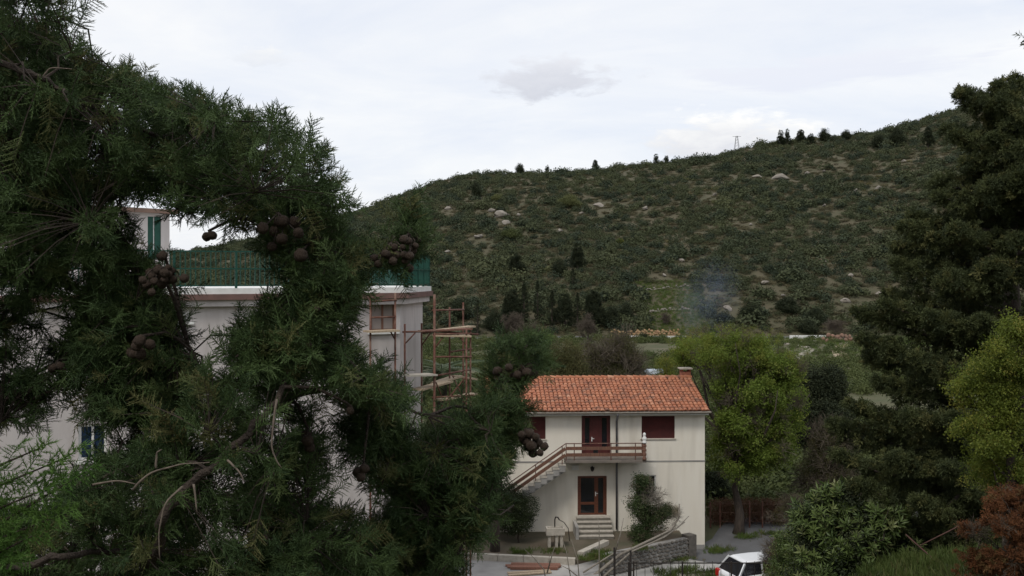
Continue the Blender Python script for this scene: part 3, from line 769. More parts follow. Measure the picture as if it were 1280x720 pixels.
def FP(x, y, o=None):
    """photo pixel -> (metres along the front wall from its left end, height)"""
    r = Vector(((x - 640) / F, 1, -(y - 345) / F)); t = (wAL - Vector((0, 0, H))).dot(nF) / r.dot(nF); p = Vector((0, 0, H)) + r * t; return (p - wAL).dot(dirF), p.z
def frect(x0, y0, x1, y1): a = FP(x0, y0); b = FP(x1, y1); return (a[0], b[0], b[1], a[1])
W_a = frect(213, 368, 238, 402); W_b = frect(98, 531, 134, 574); W_c = frect(463, 366, 495, 414); W_e = frect(330, 470, 365, 520); W_f = frect(200, 600, 240, 645)
wins = [W_a, W_b, W_c, W_e, W_f]
mb = MB(); quadwall(mb, wAL, wA1, -.5, TOPZ - .3, wins); quadwall(mb, wA1, wA2, -.5, TOPZ - .3, [])
bk1 = wA2 + back * 7; bk0 = wAL + back * 10
for p, q in ((wA2, bk1), (bk1, bk0), (bk0, wAL)): quadwall(mb, p, q, -.5, TOPZ - .3, [])
mb.v = [tuple(BL(v)) for v in mb.v]; mb.build('wall', M['plaster_grey'], bld)
def poly_prism(mb, poly, z0, z1):
    n = len(poly); mb.add([(p.x, p.y, z1) for p in poly] + [(p.x, p.y, z0) for p in poly], [tuple(range(n)), tuple(range(2 * n - 1, n - 1, -1))] + [(i, i + n, (i + 1) % n + n, (i + 1) % n) for i in range(n)])
slab = [BL(v) for v in (AL, A1, A2, A2 + back * 7, AL + back * 10)]
mb = MB(); poly_prism(mb, slab, TOPZ - .17, TOPZ - .02); mb.build('roof_slab', surf('brown_slab_edge', (.17, .10, .085), (.12, .075, .065), 4), bld)
ins = lambda k: [BL(v) for v in (AL, isect(A0 - nF * k, dirF, A1 - nS * k, dirS), A2 - nS * k - dirS * k, A2 + back * 6.6, AL + back * 9.6)]
mb = MB(); q = ins(.1); q[0] = BL(AL - nF * .1); poly_prism(mb, q, TOPZ - .34, TOPZ - .172); mb.build('slab_moulding', M['plaster_grey'], bld)
mb = MB(); q = ins(.05); q[0] = BL(AL - nF * .05); poly_prism(mb, q, TOPZ - .019, TOPZ + .13); mb.build('parapet', M['white'], bld)
# windows
for k, op in enumerate(wins):
    a, b, c, d = op; fr = MB(); t = .07
    for x0, x1, z0, z1 in ((a, a + t, c, d), (b - t, b, c, d), (a + t, b - t, c, c + t), (a + t, b - t, d - t, d), ((a + b) / 2 - .03, (a + b) / 2 + .03, c + t, d - t)): fr.bb(x0 + .001, x1 - .001, .08, .14, z0 + .001, z1 - .001)
    Mx = Matrix.Translation(BL(wAL)) @ Matrix(((dirF.x, -dirF.y, 0, 0), (dirF.y, dirF.x, 0, 0), (0, 0, 1, 0), (0, 0, 0, 1)))
    fr.v = [tuple(Mx @ Vector(v)) for v in fr.v]; fo = fr.build('window', M['rail_wood'] if k == 2 else M['white'], bld)
    if k == 0: tag(fo, 'window with its white roller shutter down')
    for x0, x1 in ((a + t, (a + b) / 2 - .03), ((a + b) / 2 + .03, b - t)):
        pm = MB(); pm.bb(x0, x1, .1, .115, c + t, d - t); pm.v = [tuple(Mx @ Vector(v)) for v in pm.v]
        pm.build('shutter' if k == 0 else 'pane', M['white'] if k == 0 else M['plaster_dim'] if k == 2 else (M['glass_blue'] if k == 1 else M['glass_dark']), fo)  # third opening is a recess: dark plaster panel painted for its shade
    si = MB(); si.bb(a - .08, b + .08, -.08, .08, c - .07, c - .003); si.v = [tuple(Mx @ Vector(v)) for v in si.v]; si.build('sill', M['white'], fo)
# terrace railing
rail = empty('railing'); rail.parent = bld
bal_me = MB().bb(-.014, .014, -.014, .014, TOPZ + .2, TOPZ + 1.08).mesh('baluster', M['green_metal']); post_me = MB().bb(-.03, .03, -.03, .03, TOPZ + .1, TOPZ + 1.1).mesh('post', M['green_metal'])
def rail_run(p, q, posts):
    d = (q - p); L = d.length; d.normalize(); n = int(L / .125); a = math.atan2(d.y, d.x)
    for i in range(1, n): obj('baluster', bal_me, rail, BL(p + d * (L * i / n)), (0, 0, a))
    for i in range(posts + 1):
        if i or posts < 8: obj('post', post_me, rail, BL(p + d * (L * i / posts)), (0, 0, a))
    for z in (TOPZ + .2, TOPZ + .64, TOPZ + 1.09):
        mb = MB(); mb.bar(BL(p) + Vector((0, 0, z)), BL(q) + Vector((0, 0, z)), .04, .035); mb.build('rail', M['green_metal'], rail)
r0 = AL - nF * .12; r1 = isect(A0 - nF * .12, dirF, A1 - nS * .12, dirS); r2 = A2 - nS * .12 - dirS * .12
rail_run(r0, r1, 10); rail_run(r1, r2, 4); rail_run(r2, r2 + back * 6.0, 6)
# room on the roof terrace
rm = empty('roof_room'); rm.parent = bld
c0 = P(152, 300, 28.2); c1 = P(212, 300, 29.4); c0.z = c1.z = 0; dR = (c1 - c0).normalized(); bR = Vector((-dR.y, dR.x, 0)); zt = H + (345 - 266) / F * 28.8
mb = MB(); w0, w1 = (184 - 152) / 60 * (c1 - c0).length, (201 - 152) / 60 * (c1 - c0).length
quadwall(mb, c0 - dR * 4.0, c1, TOPZ + .1, zt, [(w0 + 4.0, w1 + 4.0, TOPZ + .95, zt - .1)]); quadwall(mb, c1, c1 + bR * 4, TOPZ + .1, zt, []); quadwall(mb, c1 + bR * 4, c0 - dR * 4 + bR * 4, TOPZ + .1, zt, []); quadwall(mb, c0 - dR * 4 + bR * 4, c0 - dR * 4, TOPZ + .1, zt, [])
mb.v = [tuple(BL(v)) for v in mb.v]; mb.build('wall', M['plaster_grey'], rm)
mb = MB(); poly_prism(mb, [BL(v) for v in (c0 - dR * 4.2 - bR * .2, c1 + dR * .2 - bR * .2, c1 + dR * .2 + bR * 4.2, c0 - dR * 4.2 + bR * 4.2)], zt, zt + .12); mb.build('roof', surf('roof_room_slab', (.2, .13, .1), (.15, .1, .08), 3), rm)
for u in (.0, .56):
    x = w0 + (w1 - w0) * u; x2 = x + (w1 - w0) * .44; mb = MB(); pts = [c0 + dR * x, c0 + dR * x2]
    mb.bar(BL(pts[0] + bR * .05 + Vector((0, 0, (TOPZ + .95 + zt - .1) / 2))), BL(pts[1] + bR * .05 + Vector((0, 0, (TOPZ + .95 + zt - .1) / 2))), .05, zt - TOPZ - 1.06); mb.build('shutter', M['green_metal'], rm)
mb = MB(); x = (w0 + w1) / 2; mb.bar(BL(c0 + dR * (x - .04) + bR * .08 + Vector((0, 0, (TOPZ + .95 + zt - .1) / 2))), BL(c0 + dR * (x + .04) + bR * .08 + Vector((0, 0, (TOPZ + .95 + zt - .1) / 2))), .05, zt - TOPZ - 1.06); mb.build('curtain', M['white'], rm)

# ------------------------------------------------------------------ scaffold round the corner
sc = empty('scaffold', (P(543, 400, 29).x, 29, 0), 0, 'rusty tube scaffold with board decks at the corner of the grey block', 'scaffold')
SO = Vector(sc.location)
def sp(x, y, D): return P(x, y, D) - SO
poles = [(463, 368, 27.2), (494, 366, 27.6), (506, 405, 28.2), (527, 404, 29.6), (543, 368, 28.6), (562, 384, 30.6), (579, 378, 31.6), (583, 410, 28.8), (588, 412, 30.8)]
for k, (x, y, D) in enumerate(poles):
    t = sp(x, y, D); mb = MB(); mb.tube([Vector((t.x, t.y, gz(t.x + SO.x, D) - .1)), t], .036 if k == 4 else .028, 7); mb.build('pole', M['rust'], sc, True)
ledg = [((463, 397, 27.2), (494, 396, 27.6)), ((462, 377, 27.2), (496, 375, 27.6)), ((541, 388, 28.6), (580, 387, 31.6)), ((503, 415, 28.2), (545, 414, 28.6)), ((527, 413, 29.6), (598, 418, 30.8)), ((543, 446, 28.6), (590, 446, 28.8)),
        ((541, 418, 28.6), (590, 417, 28.8)), ((562, 440, 30.6), (590, 436, 31.6)), ((543, 470, 28.6), (588, 462, 30.8)), ((527, 416, 29.6), (562, 412, 30.6)), ((540, 497, 28.6), (592, 494, 28.8))]
for a, b in ledg:
    mb = MB(); mb.tube([sp(*a), sp(*b)], .028, 6); mb.build('ledger', M['rust'], sc, True)
for a, b in (((506, 430, 28.2), (519, 416, 28.2)), ((527, 432, 29.6), (538, 416, 29.6)), ((543, 436, 28.6), (556, 418, 28.7)), ((583, 432, 28.8), (572, 418, 28.8)), ((543, 520, 28.6), (583, 470, 28.8)), ((562, 520, 30.6), (545, 478, 28.8)), ((494, 425, 27.6), (488, 414, 27.6)), ((588, 520, 30.8), (566, 470, 30.6))):
    mb = MB(); mb.tube([sp(*a), sp(*b)], .022, 6); mb.build('brace', M['rust'], sc, True)
decks = [((459, 414.5, 27.0), (495, 413, 27.5), .5, M['timber']), ((527, 414, 29.0), (586, 411, 30.8), .3, M['timber_red']), ((546, 413, 29.8), (590, 408, 31.4), .3, M['timber']), ((541, 419, 28.8), (588, 420, 29.0), .45, M['timber']),
         ((505, 469, 28.1), (541, 468, 28.7), .5, M['pale_stone']), ((522, 487, 28.3), (560, 477, 30.0), .35, M['timber']), ((545, 479, 29.8), (572, 470, 31.2), .35, M['timber']), ((548, 500, 28.9), (592, 492, 30.4), .3, M['timber']), ((566, 470, 31), (596, 474, 31.4), .3, M['timber'])]
for a, b, w, m in decks:
    mb = MB(); mb.bar(sp(*a), sp(*b), w, .05); mb.build('plank', m, sc)
# ------------------------------------------------------------------ yard things
def G(x, y, z=0.):
    """photo pixel on the level z"""
    return P(x, y, (H - z) * F / (y - 345))
# stone sink with tap
s0 = G(694, 683, .9); sink = empty('stone_sink', s0, R(3), 'old pale stone sink with a bent tap standing in the yard', 'sink')
b = MB(); w, d, h = .82, .5, .30; z0 = .55
b.add([(-w / 2, -d / 2, z0), (w / 2, -d / 2, z0), (w / 2, d / 2, z0), (-w / 2, d / 2, z0), (-w / 2, -d / 2, z0 + h), (w / 2, -d / 2, z0 + h), (w / 2, d / 2, z0 + h), (-w / 2, d / 2, z0 + h),
       (-w / 2 + .07, -d / 2 + .07, z0 + h), (w / 2 - .07, -d / 2 + .07, z0 + h), (w / 2 - .07, d / 2 - .07, z0 + h), (-w / 2 + .07, d / 2 - .07, z0 + h), (-w / 2 + .1, -d / 2 + .1, z0 + .08), (w / 2 - .1, -d / 2 + .1, z0 + .08), (w / 2 - .1, d / 2 - .1, z0 + .08), (-w / 2 + .1, d / 2 - .1, z0 + .08)],
      [(0, 3, 2, 1), (0, 1, 5, 4), (1, 2, 6, 5), (2, 3, 7, 6), (3, 0, 4, 7), (4, 5, 9, 8), (5, 6, 10, 9), (6, 7, 11, 10), (7, 4, 8, 11), (8, 9, 13, 12), (9, 10, 14, 13), (10, 11, 15, 14), (11, 8, 12, 15), (12, 13, 14, 15)])
b.build('basin', M['pale_stone'], sink)
for x in (-.27, .05, .27): MB().bb(x - .06, x + .06, -.18, .18, -.02, z0 - .002).build('pedestal', M['pale_stone'], sink)
t = MB(); t.tube([(.0, .2, .8), (.0, .2, 1.15), (.03, .14, 1.28), (.12, .0, 1.3), (.18, -.06, 1.2)], .03, 7); t.build('tap', M['dark_metal'], sink, True)
t = MB(); t.tube([(.18, -.06, 1.2), (.4, .1, 1.05), (.62, .3, .72), (.7, .5, .1)], .018, 6); t.build('hose', M['dark_metal'], sink, True)
# planks on the apron
pile = G(668, 709, .74); pl = empty('plank_pile', pile, R(-1), 'flat pile of weathered reddish planks lying on the concrete apron', 'wood pile')
for k in range(6):
    L_ = random.uniform(1.9, 2.3); mb = MB(); y = (k % 3 - 1) * .24; z = .02 + (k // 3) * .05
    mb.bar((-L_ / 2 + random.uniform(-.15, .15), y + random.uniform(-.05, .05), z), (L_ / 2, y + random.uniform(-.05, .05), z), .2, .045); mb.build('plank', M['timber_red'], pl)
q = G(662, 717, .74); pl = empty('plank_pair', q, R(8), 'two pale planks lying askew in front of the reddish plank pile', 'wood')
for k in range(2):
    mb = MB(); mb.bar((-.9, k * .3 - .2, .03 + k * .001), (.9, k * .22, .03 + k * .001), .2, .05); mb.build('plank', M['timber'], pl)

# dry-stone retaining wall between yard and path: stones set one by one
wa, wb = Vector((3.85, 43.3, 0)), Vector((8.1, 46.2, 0)); rw = empty('retaining_wall', wa, 0, 'rough grey stone retaining wall below the shrub beside the path', 'wall')
wd = (wb - wa).normalized(); wang = math.atan2(wd.y, wd.x); L_ = (wb - wa).length
mb = MB(); mb.bar(Vector((0, 0, .43)), wb - wa + Vector((0, 0, .43)), .3, 1.0); core = mb.build('core', M['concrete'], rw)
M['wall_stone'] = surf('grey_wall_stone', (.135, .12, .105), (.085, .078, .068), 5, .95, .5, 30)
for r in range(6):
    x = random.uniform(-.1, .1)
    while x < L_ - .1:
        w = random.uniform(.16, .42); p = wd * (x + w / 2) + Vector((wd.y, -wd.x, 0)) * .13 + Vector((0, 0, .08 + r * .158 + random.uniform(-.02, .02)))
        o = obj('stone', STONES[random.randrange(6)], core, p, (random.uniform(-.1, .1), random.uniform(-.1, .1), wang), (w * .5, .11, random.uniform(.075, .105))); x += w
for me in STONES:
    me.materials.clear(); me.materials.append(M['wall_stone'])
STONES_HILL = []
for i in range(6):
    m2 = stone_mesh(20 + i, (1.25, .8, .55), .75, True); m2.materials.append(M['rock']); STONES_HILL.append(m2)
tmp = MB(); tmp.bb(-.24, .24, -.24, .24, 0, 1.12); o = tmp.build('end_pillar', M['wall_stone'], rw); o.location = wb - wa + Vector((.1, .1, -.08)); o.rotation_euler = (0, 0, wang)

# black garden fence in front of the path
fz = H - (703 - 345) / F * 39.2; fx = [P(x, 703, 39.2).x for x in (786, 792, 853, 914, 976, 1038)]
fe = empty('garden_fence', (fx[0], 39.2, 0), 0, 'thin black metal fence with small spikes along the path', 'fence')
for i, x in enumerate(fx):
    mb = MB(); mb.bb(x - fx[0] - .03, x - fx[0] + .03, -.03, .03, -.3, fz + (.04 if i else .02)); mb.build('post', M['dark_metal'], fe)
for z in (fz - .02, .15):
    mb = MB(); mb.bb(0, fx[-1] - fx[0], -.035, -.031 + .03, z - .02, z + .02); mb.build('rail', M['dark_metal'], fe)
sp_me = MB().bb(-.009, .009, -.009, .009, .17, fz + .06).mesh('bar', M['dark_metal']); x = .3
while x < fx[-1] - fx[0] - .05:
    obj('bar', sp_me, fe, (x, -.05, 0)); x += .33
# mesh gate end at the left of the fence
gt = empty('wire_gate', (P(768, 700, 41.).x, 41.0, 0), R(-35), 'dark wire mesh gate panel beside the black fence and dead branches', 'gate')
for x in (0, .75):
    MB().bb(x - .03, x + .03, -.03, .03, -.3, fz + .1).build('post', M['dark_metal'], gt)
mb = MB()
for i in range(1, 12): mb.bb(i * .0625 - .004, i * .0625 + .004, -.004, .004, 0, fz + .05)
for i in range(1, 14): mb.bb(.03, .72, -.009, -.005, i * .08, i * .08 + .008)
mb.build('mesh', M['dark_metal'], gt)['kind'] = 'stuff'
# rusty fence round the plot behind the house, with a dry hedge bank
rf = empty('plot_fence', (P(888, 650, 51.6).x, 51.6, 0), 0, 'rusty wire fence on posts below the spring-green tree', 'fence')
X0 = rf.location.x; px = [P(x, 650, 51.6).x - X0 for x in (888, 900, 937, 953, 985)]
for x in px: MB().bb(x - .035, x + .035, -.035, .035, -.2, 1.35).build('post', M['rust'], rf)
for z in (.35, .8, 1.25):
    mb = MB(); mb.tube([(px[0], -.04, z), (px[-1], -.04, z)], .008, 4); mb.build('wire', M['rust'], rf)
hd = empty('dry_hedge', (P(925, 650, 52.6).x, 52.6, 0), 0, 'low reddish-brown dry hedge behind the rusty wire fence', 'hedge')
n = 420; pts = np.c_[rng.uniform(-1.5, 2.6, n), rng.uniform(-.5, .5, n), rng.uniform(.1, 1.15, n)]
scatter('foliage', hd, pts, None, rng.uniform(.22, .4, n), 'fine', leafmat('dry_hedge_leaves', (.10, .05, .03), (.15, .075, .042), .2))

# white car, only its rear quarter shows past the brown shrub
def car():
    c0 = P(900, 700, 42.6); root = empty('parked_car', (10.5, 41.35, .03), R(20), 'white hatchback car with red tail lamp parked behind the black fence', 'car')
    W = .82
    st_ = [(-1.95, .42, .78, .66), (-1.90, .30, .93, .76), (-1.5, .24, .97, .81), (-.6, .22, .98, .82), (.5, .22, .97, .82), (1.2, .24, .88, .80), (1.75, .28, .76, .74), (1.95, .36, .60, .60)]
    def loft(st, n=14, pw=.32):
        mb = MB()
        for x, zb, zt, w in st:
            for j in range(n):
                a = 2 * math.pi * j / n; cx, sx = math.cos(a), math.sin(a)
                mb.v.append((x, math.copysign(abs(cx) ** pw, cx) * w, (zb + zt) / 2 + math.copysign(abs(sx) ** pw, sx) * (zt - zb) / 2))
        for i in range(len(st) - 1):
            for j in range(n): a = i * n + j; b = i * n + (j + 1) % n; mb.f.append((a, b, b + n, a + n))
        mb.f.append(tuple(reversed(range(n)))); mb.f.append(tuple((len(st) - 1) * n + j for j in range(n))); return mb
    bo = loft(st_, 20).build('body', M['white_car'], root, True); m = bo.modifiers.new('sub', 'SUBSURF'); m.levels = m.render_levels = 1
    # cabin: roof skin on pillars with glass between
    bot = [(-1.80, .72), (1.05, .74)]; z0, z1 = .94, 1.40
    rear_b, rear_t, fr_t, fr_b = -1.82, -1.38, .15, 1.0; wb, wt = .76, .60
    rf_ = loft([(rear_t - .04, z1 - .05, z1 + .0, wt - .06), (rear_t + .2, z1 - .05, z1 + .035, wt), (-.5, z1 - .05, z1 + .05, wt), (fr_t - .1, z1 - .05, z1 + .03, wt - .02), (fr_t + .05, z1 - .05, z1, wt - .08)], 16, .4).build('roof', M['white_car'], root, True)
    for s in (-1, 1):
        for (xb, xt) in ((rear_b + .06, rear_t), (-.65, -.62), (fr_b, fr_t)):
            mb = MB(); mb.bar((xb, s * wb, z0 - .04), (xt, s * (wt - .01), z1), .05, .09); mb.build('pillar', M['white_car'], root)
        for (a0, a1, b0, b1) in ((rear_b + .1, -.69, rear_t + .04, -.66), (-.61, fr_b - .05, -.58, fr_t - .04)):
            mb = MB(); y0, y1 = s * (wb - .012), s * (wt - .02); mb.add([(a0, y0, z0 - .03), (a1, y0, z0 - .03), (b1, y1, z1 - .02), (b0, y1, z1 - .02)], [(0, 1, 2, 3)]); mb.build('side_window', M['glass_dark'], root)
        tl = MB(); tl.bb(-1.99, -1.86, s * .60 - .1, s * .60 + .1, .62, .92); tl.build('tail_lamp', M['red_lamp'], root, bevel=.02)
        hl = MB(); hl.bb(1.75, 1.9, s * .52 - .12, s * .52 + .12, .56, .68); hl.build('headlight', M['glass_blue'], root, bevel=.02)
        mi = MB(); mi.bb(.72, .84, s * .92 - .08, s * .92 + .08, .92, 1.06); mi.build('mirror', M['white_car'], root, bevel=.02)
        for x in (-1.25, 1.2):
            wh = MB(); wh.lathe([(.2, -.09), (.30, -.09), (.31, -.06), (.31, .06), (.30, .09), (.2, .09)], 20); wo = wh.build('wheel', M['tyre'], root, True); wo.location = (x, s * .74, .31); wo.rotation_euler = (R(90), 0, 0)
            rm_ = MB(); rm_.lathe([(.05, -.1), (.19, -.085), (.19, .085), (.05, .1)], 14); rm_.build('rim', M['grey_metal'], wo, True)
    mb = MB(); mb.add([(rear_b, -wb + .07, z0 - .02), (rear_b, wb - .07, z0 - .02), (rear_t - .03, wt - .06, z1 - .03), (rear_t - .03, -wt + .06, z1 - .03)], [(0, 3, 2, 1)]); mb.build('rear_window', M['glass_dark'], root)
    mb = MB(); mb.add([(fr_b, -wb + .05, z0 - .02), (fr_b, wb - .05, z0 - .02), (fr_t, wt - .05, z1 - .02), (fr_t, -wt + .05, z1 - .02)], [(0, 1, 2, 3)]); mb.build('windscreen', M['glass_dark'], root)
    mb = MB(); mb.bb(-2.03, -1.86, -.72, .72, .34, .52); mb.build('bumper', M['grey_metal'], root, bevel=.03)
    mb = MB(); mb.bb(-2.0, -1.985, -.26, .26, .70, .81); mb.build('number_plate', M['white'], root)
car()

# ------------------------------------------------------------------ trees
def ell_points(lobes, n, shell=.62):
    """points through ellipsoid lobes, thicker towards the outside; returns points and outward directions"""
    vol = np.array([(l[3] * l[4] * l[5]) ** .75 for l in lobes]); pr = vol / vol.sum(); out = []; dr = []
    for k in rng.choice(len(lobes), n, p=pr):
        cx, cy, cz, a, b, c = lobes[k]; d = rdir(); r = shell + (1 - shell) * random.random() if random.random() < .8 else random.random() ** .5 * shell
        out.append((cx + d.x * a * r, cy + d.y * b * r, cz + d.z * c * r)); dr.append(d)
    return np.array(out), dr
def trunk_mesh(h, r, lean=(0, 0), lobes=(), nlimb=3, first=.45, wig=.12):
    mb = MB(); pts = []; ns = 7
    for i in range(ns):
        t = i / (ns - 1); pts.append(Vector((lean[0] * t + random.gauss(0, wig * r * 3) * (0 < i), lean[1] * t + random.gauss(0, wig * r * 3) * (0 < i), -.3 + (h + .3) * t)))
    mb.tube(pts, [r * (1.35 if i == 0 else 1 - .75 * i / (ns - 1)) for i in range(ns)], 9)
    for l in lobes:
        c = Vector(l[:3]); ref = min(pts[1:], key=lambda p: abs(p.z - max(first * h, c.z - .55 * (c.xy - p.xy).length - .3 * l[5])))
        for q in range(nlimb):
            e = c + Vector((random.gauss(0, l[3] * .4), random.gauss(0, l[4] * .4), random.gauss(.2, .35) * l[5])); mid = ref.lerp(e, .5) + Vector((random.gauss(0, .1), random.gauss(0, .1), -.05)) * (e - ref).length
            rr = r * random.uniform(.22, .42); mb.tube([ref, ref.lerp(mid, .5) + rdir() * .04 * (e - ref).length, mid, mid.lerp(e, .5) + rdir() * .05 * (e - ref).length, e], [rr, rr * .8, rr * .6, rr * .38, rr * .15], 6)
    return mb
def tree(name, label, base, lobes, n, size, pset, mat, trunk=(3., .15), cat='tree', group=None, lean=(0, 0), nlimb=3, first=.45, outward=False, shell=.62, bark='bark', clump=0):
    base = Vector(base); e = empty(name, base, 0, label, cat, group)
    trunk_mesh(trunk[0], trunk[1], lean, lobes, nlimb, first).build('trunk', M[bark], e, True)
    pts, dr = ell_points(lobes, n, shell)
    if clump:      # leaves gather on boughs: pull every clump towards one of a few hundred bough ends
        cen, _ = ell_points(lobes, max(20, n // clump), .55)
        for i in range(n):
            k = np.argmin(((cen - pts[i]) ** 2).sum(1)); pts[i] = cen[k] + (pts[i] - cen[k]) * random.uniform(.35, .8)
    dirs = None
    if outward: dirs = [(d + Vector((0, 0, outward)) + rdir() * .4).normalized() for d in dr]
    scatter('crown', e, pts, dirs, rng.uniform(size[0], size[1], n), pset, mat)
    return e
def on(x, D, z=None): X = (x - 640) / F * D; return Vector((X, D, gz(X, D) if z is None else z))

# spring-green tree beside the house
D = 50.5; b = on(923, D); zz = lambda y: H - (y - 345) / F * D - b.z; xx = lambda x: (x - 923) / F * D
lob = [(xx(925), 0, zz(562), 1.6, 2.3, 1.5), (xx(960), .4, zz(550), 2.1, 2.3, 1.7), (xx(918), -.6, zz(520), 1.3, 1.8, 1.5), (xx(935), .2, zz(490), 2.2, 2.4, 2.0), (xx(970), 0, zz(495), 1.7, 1.9, 1.8), (xx(905), .3, zz(440), 2.2, 2.1, 1.2), (xx(950), .5, zz(450), 2.0, 2.0, 1.3), (xx(872), 3.0, zz(442), 1.25, 1.2, .9), (xx(985), .4, zz(470), 1.0, 1.1, 1.0)]
t_ = tree('broadleaf_tree', 'large spring-green tree with dark trunk beside the right end of the house', b, lob, 2600, (.28, .5), 'leaf', M['lf_spring'], (3.6, .30), nlimb=7, first=.75, shell=.5, clump=24)
top = [l for l in lob if l[2] > zz(480)]
pts, dr = ell_points([(l[0], l[1], l[2] + .35, l[3], l[4], l[5]) for l in top], 420, .85); scatter('top_leaves', t_, pts, None, rng.uniform(.14, .28, 420), 'fine', M['lf_yellow'])
pts, dr = ell_points(lob, 150, .6); scatter('twigs', t_, pts, [(d + Vector((0, 0, .8))).normalized() for d in dr], rng.uniform(.4, .7, 150), 'bare', M['lf_bare'])

# trees right behind the house roof
def simple(name, label, x, ytop, D, wpx, n, size, pset, mat, group=None, bottom=None, nl=6, trunk_r=.16, cat='tree', bare=0, nlimb=3):
    b = on(x, D); h = H - (ytop - 345) / F * D - b.z; w = wpx / F * D / 2; lo = (.25 * h) if bottom is None else bottom; lobes = []
    for i in range(nl):
        a = i * 2.4; t = (i + .5) / nl; zc = lo + (h - lo) * (.22 + .58 * t); q = w * (1 - .55 * t ** 2); rr = min(q * .62, h * .4)
        lobes.append((math.cos(a) * q * .48, math.sin(a) * q * .48, zc, rr, rr, min((h - lo) * .26, h - zc)))
    lobes.append((0, 0, h - (h - lo) * .24, w * .5, w * .5, (h - lo) * .24))
    t = tree(name, label, b, lobes, n, size, pset, mat, (lo + (h - lo) * .6, trunk_r), cat, group, nlimb=nlimb)
    if bare: pts, dr = ell_points(lobes, bare, .6); scatter('twigs', t, pts, [(d + Vector((0, 0, .6))).normalized() for d in dr], rng.uniform(size[1] * 1.2, size[1] * 2.2, bare), 'bare', M['lf_bare'])
    return t
simple('olive_tree', 'brownish olive-green tree rising behind the middle of the tiled roof', 765, 417, 66, 125, 1500, (.3, .6), 'fine', M['lf_olive'], bare=160)
simple('olive_tree', 'dark olive tree behind the left part of the tiled roof', 705, 424, 62, 95, 1300, (.3, .6), 'fine', M['lf_olive'])
simple('broadleaf_tree', 'fresh green tree rising behind the scaffold and left of the tiled roof', 668, 408, 72, 90, 1500, (.28, .55), 'fine', leafmat('fresh_green_leaves', (.08, .135, .03), (.13, .19, .045), .4), bare=120)
simple('broadleaf_tree', 'small yellow-green tree at the left foot of the large spring-green tree crown', 832, 440, 70, 50, 500, (.25, .45), 'fine', M['lf_yellow'])
simple('holm_oak', 'dense dark evergreen tree between the spring-green tree and the big cypress', 1028, 455, 60, 95, 1500, (.3, .6), 'leaf', M['lf_hilltree'])
simple('bare_tree', 'leafless brownish tree standing below the dark evergreen at the path', 1035, 530, 52, 70, 420, (.3, .5), 'fine', M['lf_olive'], bare=60, bottom=1.0, trunk_r=.1)
simple('bare_bush', 'tangled brown leafless bush beside the driveway under the laurel', 992, 618, 49, 50, 130, (.2, .35), 'fine', M['lf_olive'], bare=34, bottom=.4, trunk_r=.06, cat='bush')
simple('bush', 'dark green bush at the foot of the house corner by the tree trunk', 892, 590, 57, 42, 420, (.25, .45), 'leaf', M['lf_hilltree'], bottom=.2, trunk_r=.08, cat='bush')
simple('bush', 'brown and green thorny shrub hanging over the white car', 975, 668, 40.0, 44, 120, (.12, .25), 'fine', leafmat('brown_shrub_leaves', (.12, .07, .03), (.18, .11, .05), .2), bottom=.3, trunk_r=.04, cat='bush', bare=70)

# shrubs in front of the house
D = 45.6; b = Vector((P(806, 690, D).x, D, .88)); zz = lambda y: H - (y - 345) / F * D - b.z; xx = lambda x: (x - 806) / F * D
lob = [(xx(803), 0, zz(605), .55, .5, .45), (xx(800), 0, zz(630), .7, .55, .6), (xx(815), .1, zz(650), .85, .6, .6), (xx(800), 0, zz(668), .6, .5, .45), (xx(830), 0, zz(640), .5, .45, .4)]
t_ = tree('rose_shrub', 'tall leafy shrub with pale dead twigs in front of the house wall beside the downpipe', b, lob, 620, (.16, .3), 'leaf', leafmat('shrub_leaves', (.035, .058, .02), (.07, .10, .035), .25, c3=(.15, .11, .08)), (1.5, .07), 'shrub', nlimb=5, first=.3, shell=.4)
pts, dr = ell_points([(xx(840), -.1, zz(645), .5, .4, .45), (xx(812), 0, zz(620), .7, .5, .7)], 26, .4); scatter('dead_twigs', t_, pts, [(d + Vector((0, 0, .4))).normalized() for d in dr], rng.uniform(.25, .5, 26), 'bare', M['bark_pale'])
pts, dr = ell_points([(xx(843), -.1, zz(638), .45, .4, .35)], 26, .3); scatter('dry_leaves', t_, pts, None, rng.uniform(.10, .17, 26), 'leaf', leafmat('dry_pale_leaves', (.22, .19, .13), (.30, .25, .17), .2))
D = 45.4; b = Vector((P(648, 680, D).x, D, .88)); zz = lambda y: H - (y - 345) / F * D - b.z; xx = lambda x: (x - 648) / F * D
tree('evergreen_shrub', 'dark rounded shrub under the outer stair at the left of the yard', b, [(xx(652), 0, zz(635), .8, .7, .75), (xx(635), .1, zz(625), .8, .7, .8), (xx(645), 0, zz(655), .85, .7, .5), (xx(615), .1, zz(640), .8, .7, .9)], 700, (.14, .28), 'leaf', leafmat('dark_shrub_leaves', (.02, .032, .012), (.045, .06, .02), .2, .5), (1.2, .06), 'shrub', nlimb=4, first=.3)
def tufts(name, label, spots, n, spread, size, mat, z=None, pset='tuft'):
    pts = []
    for x, y, zl in spots:
        g_ = G(x, y, zl)
        for _ in range(n): pts.append((g_.x + random.gauss(0, spread), g_.y + random.gauss(0, spread * .8), zl))
    o = scatter(name, None, np.array(pts), None, rng.uniform(size[0], size[1], len(pts)), pset, mat); tag(o, label, 'grass'); return o
tufts('weeds', 'weeds and grass tufts along the wall foot and yard edge', [(745, 697, .9), (750, 692, .9), (738, 699, .9), (895, 690, .02), (900, 687, .02), (690, 690, .9), (650, 691, .9), (850, 700, .03), (820, 700, .03), (860, 712, .03), (780, 700, .03), (800, 686, .9), (935, 672, .02), (960, 668, .02)], 60, .3, (.1, .3), M['lf_grass'])

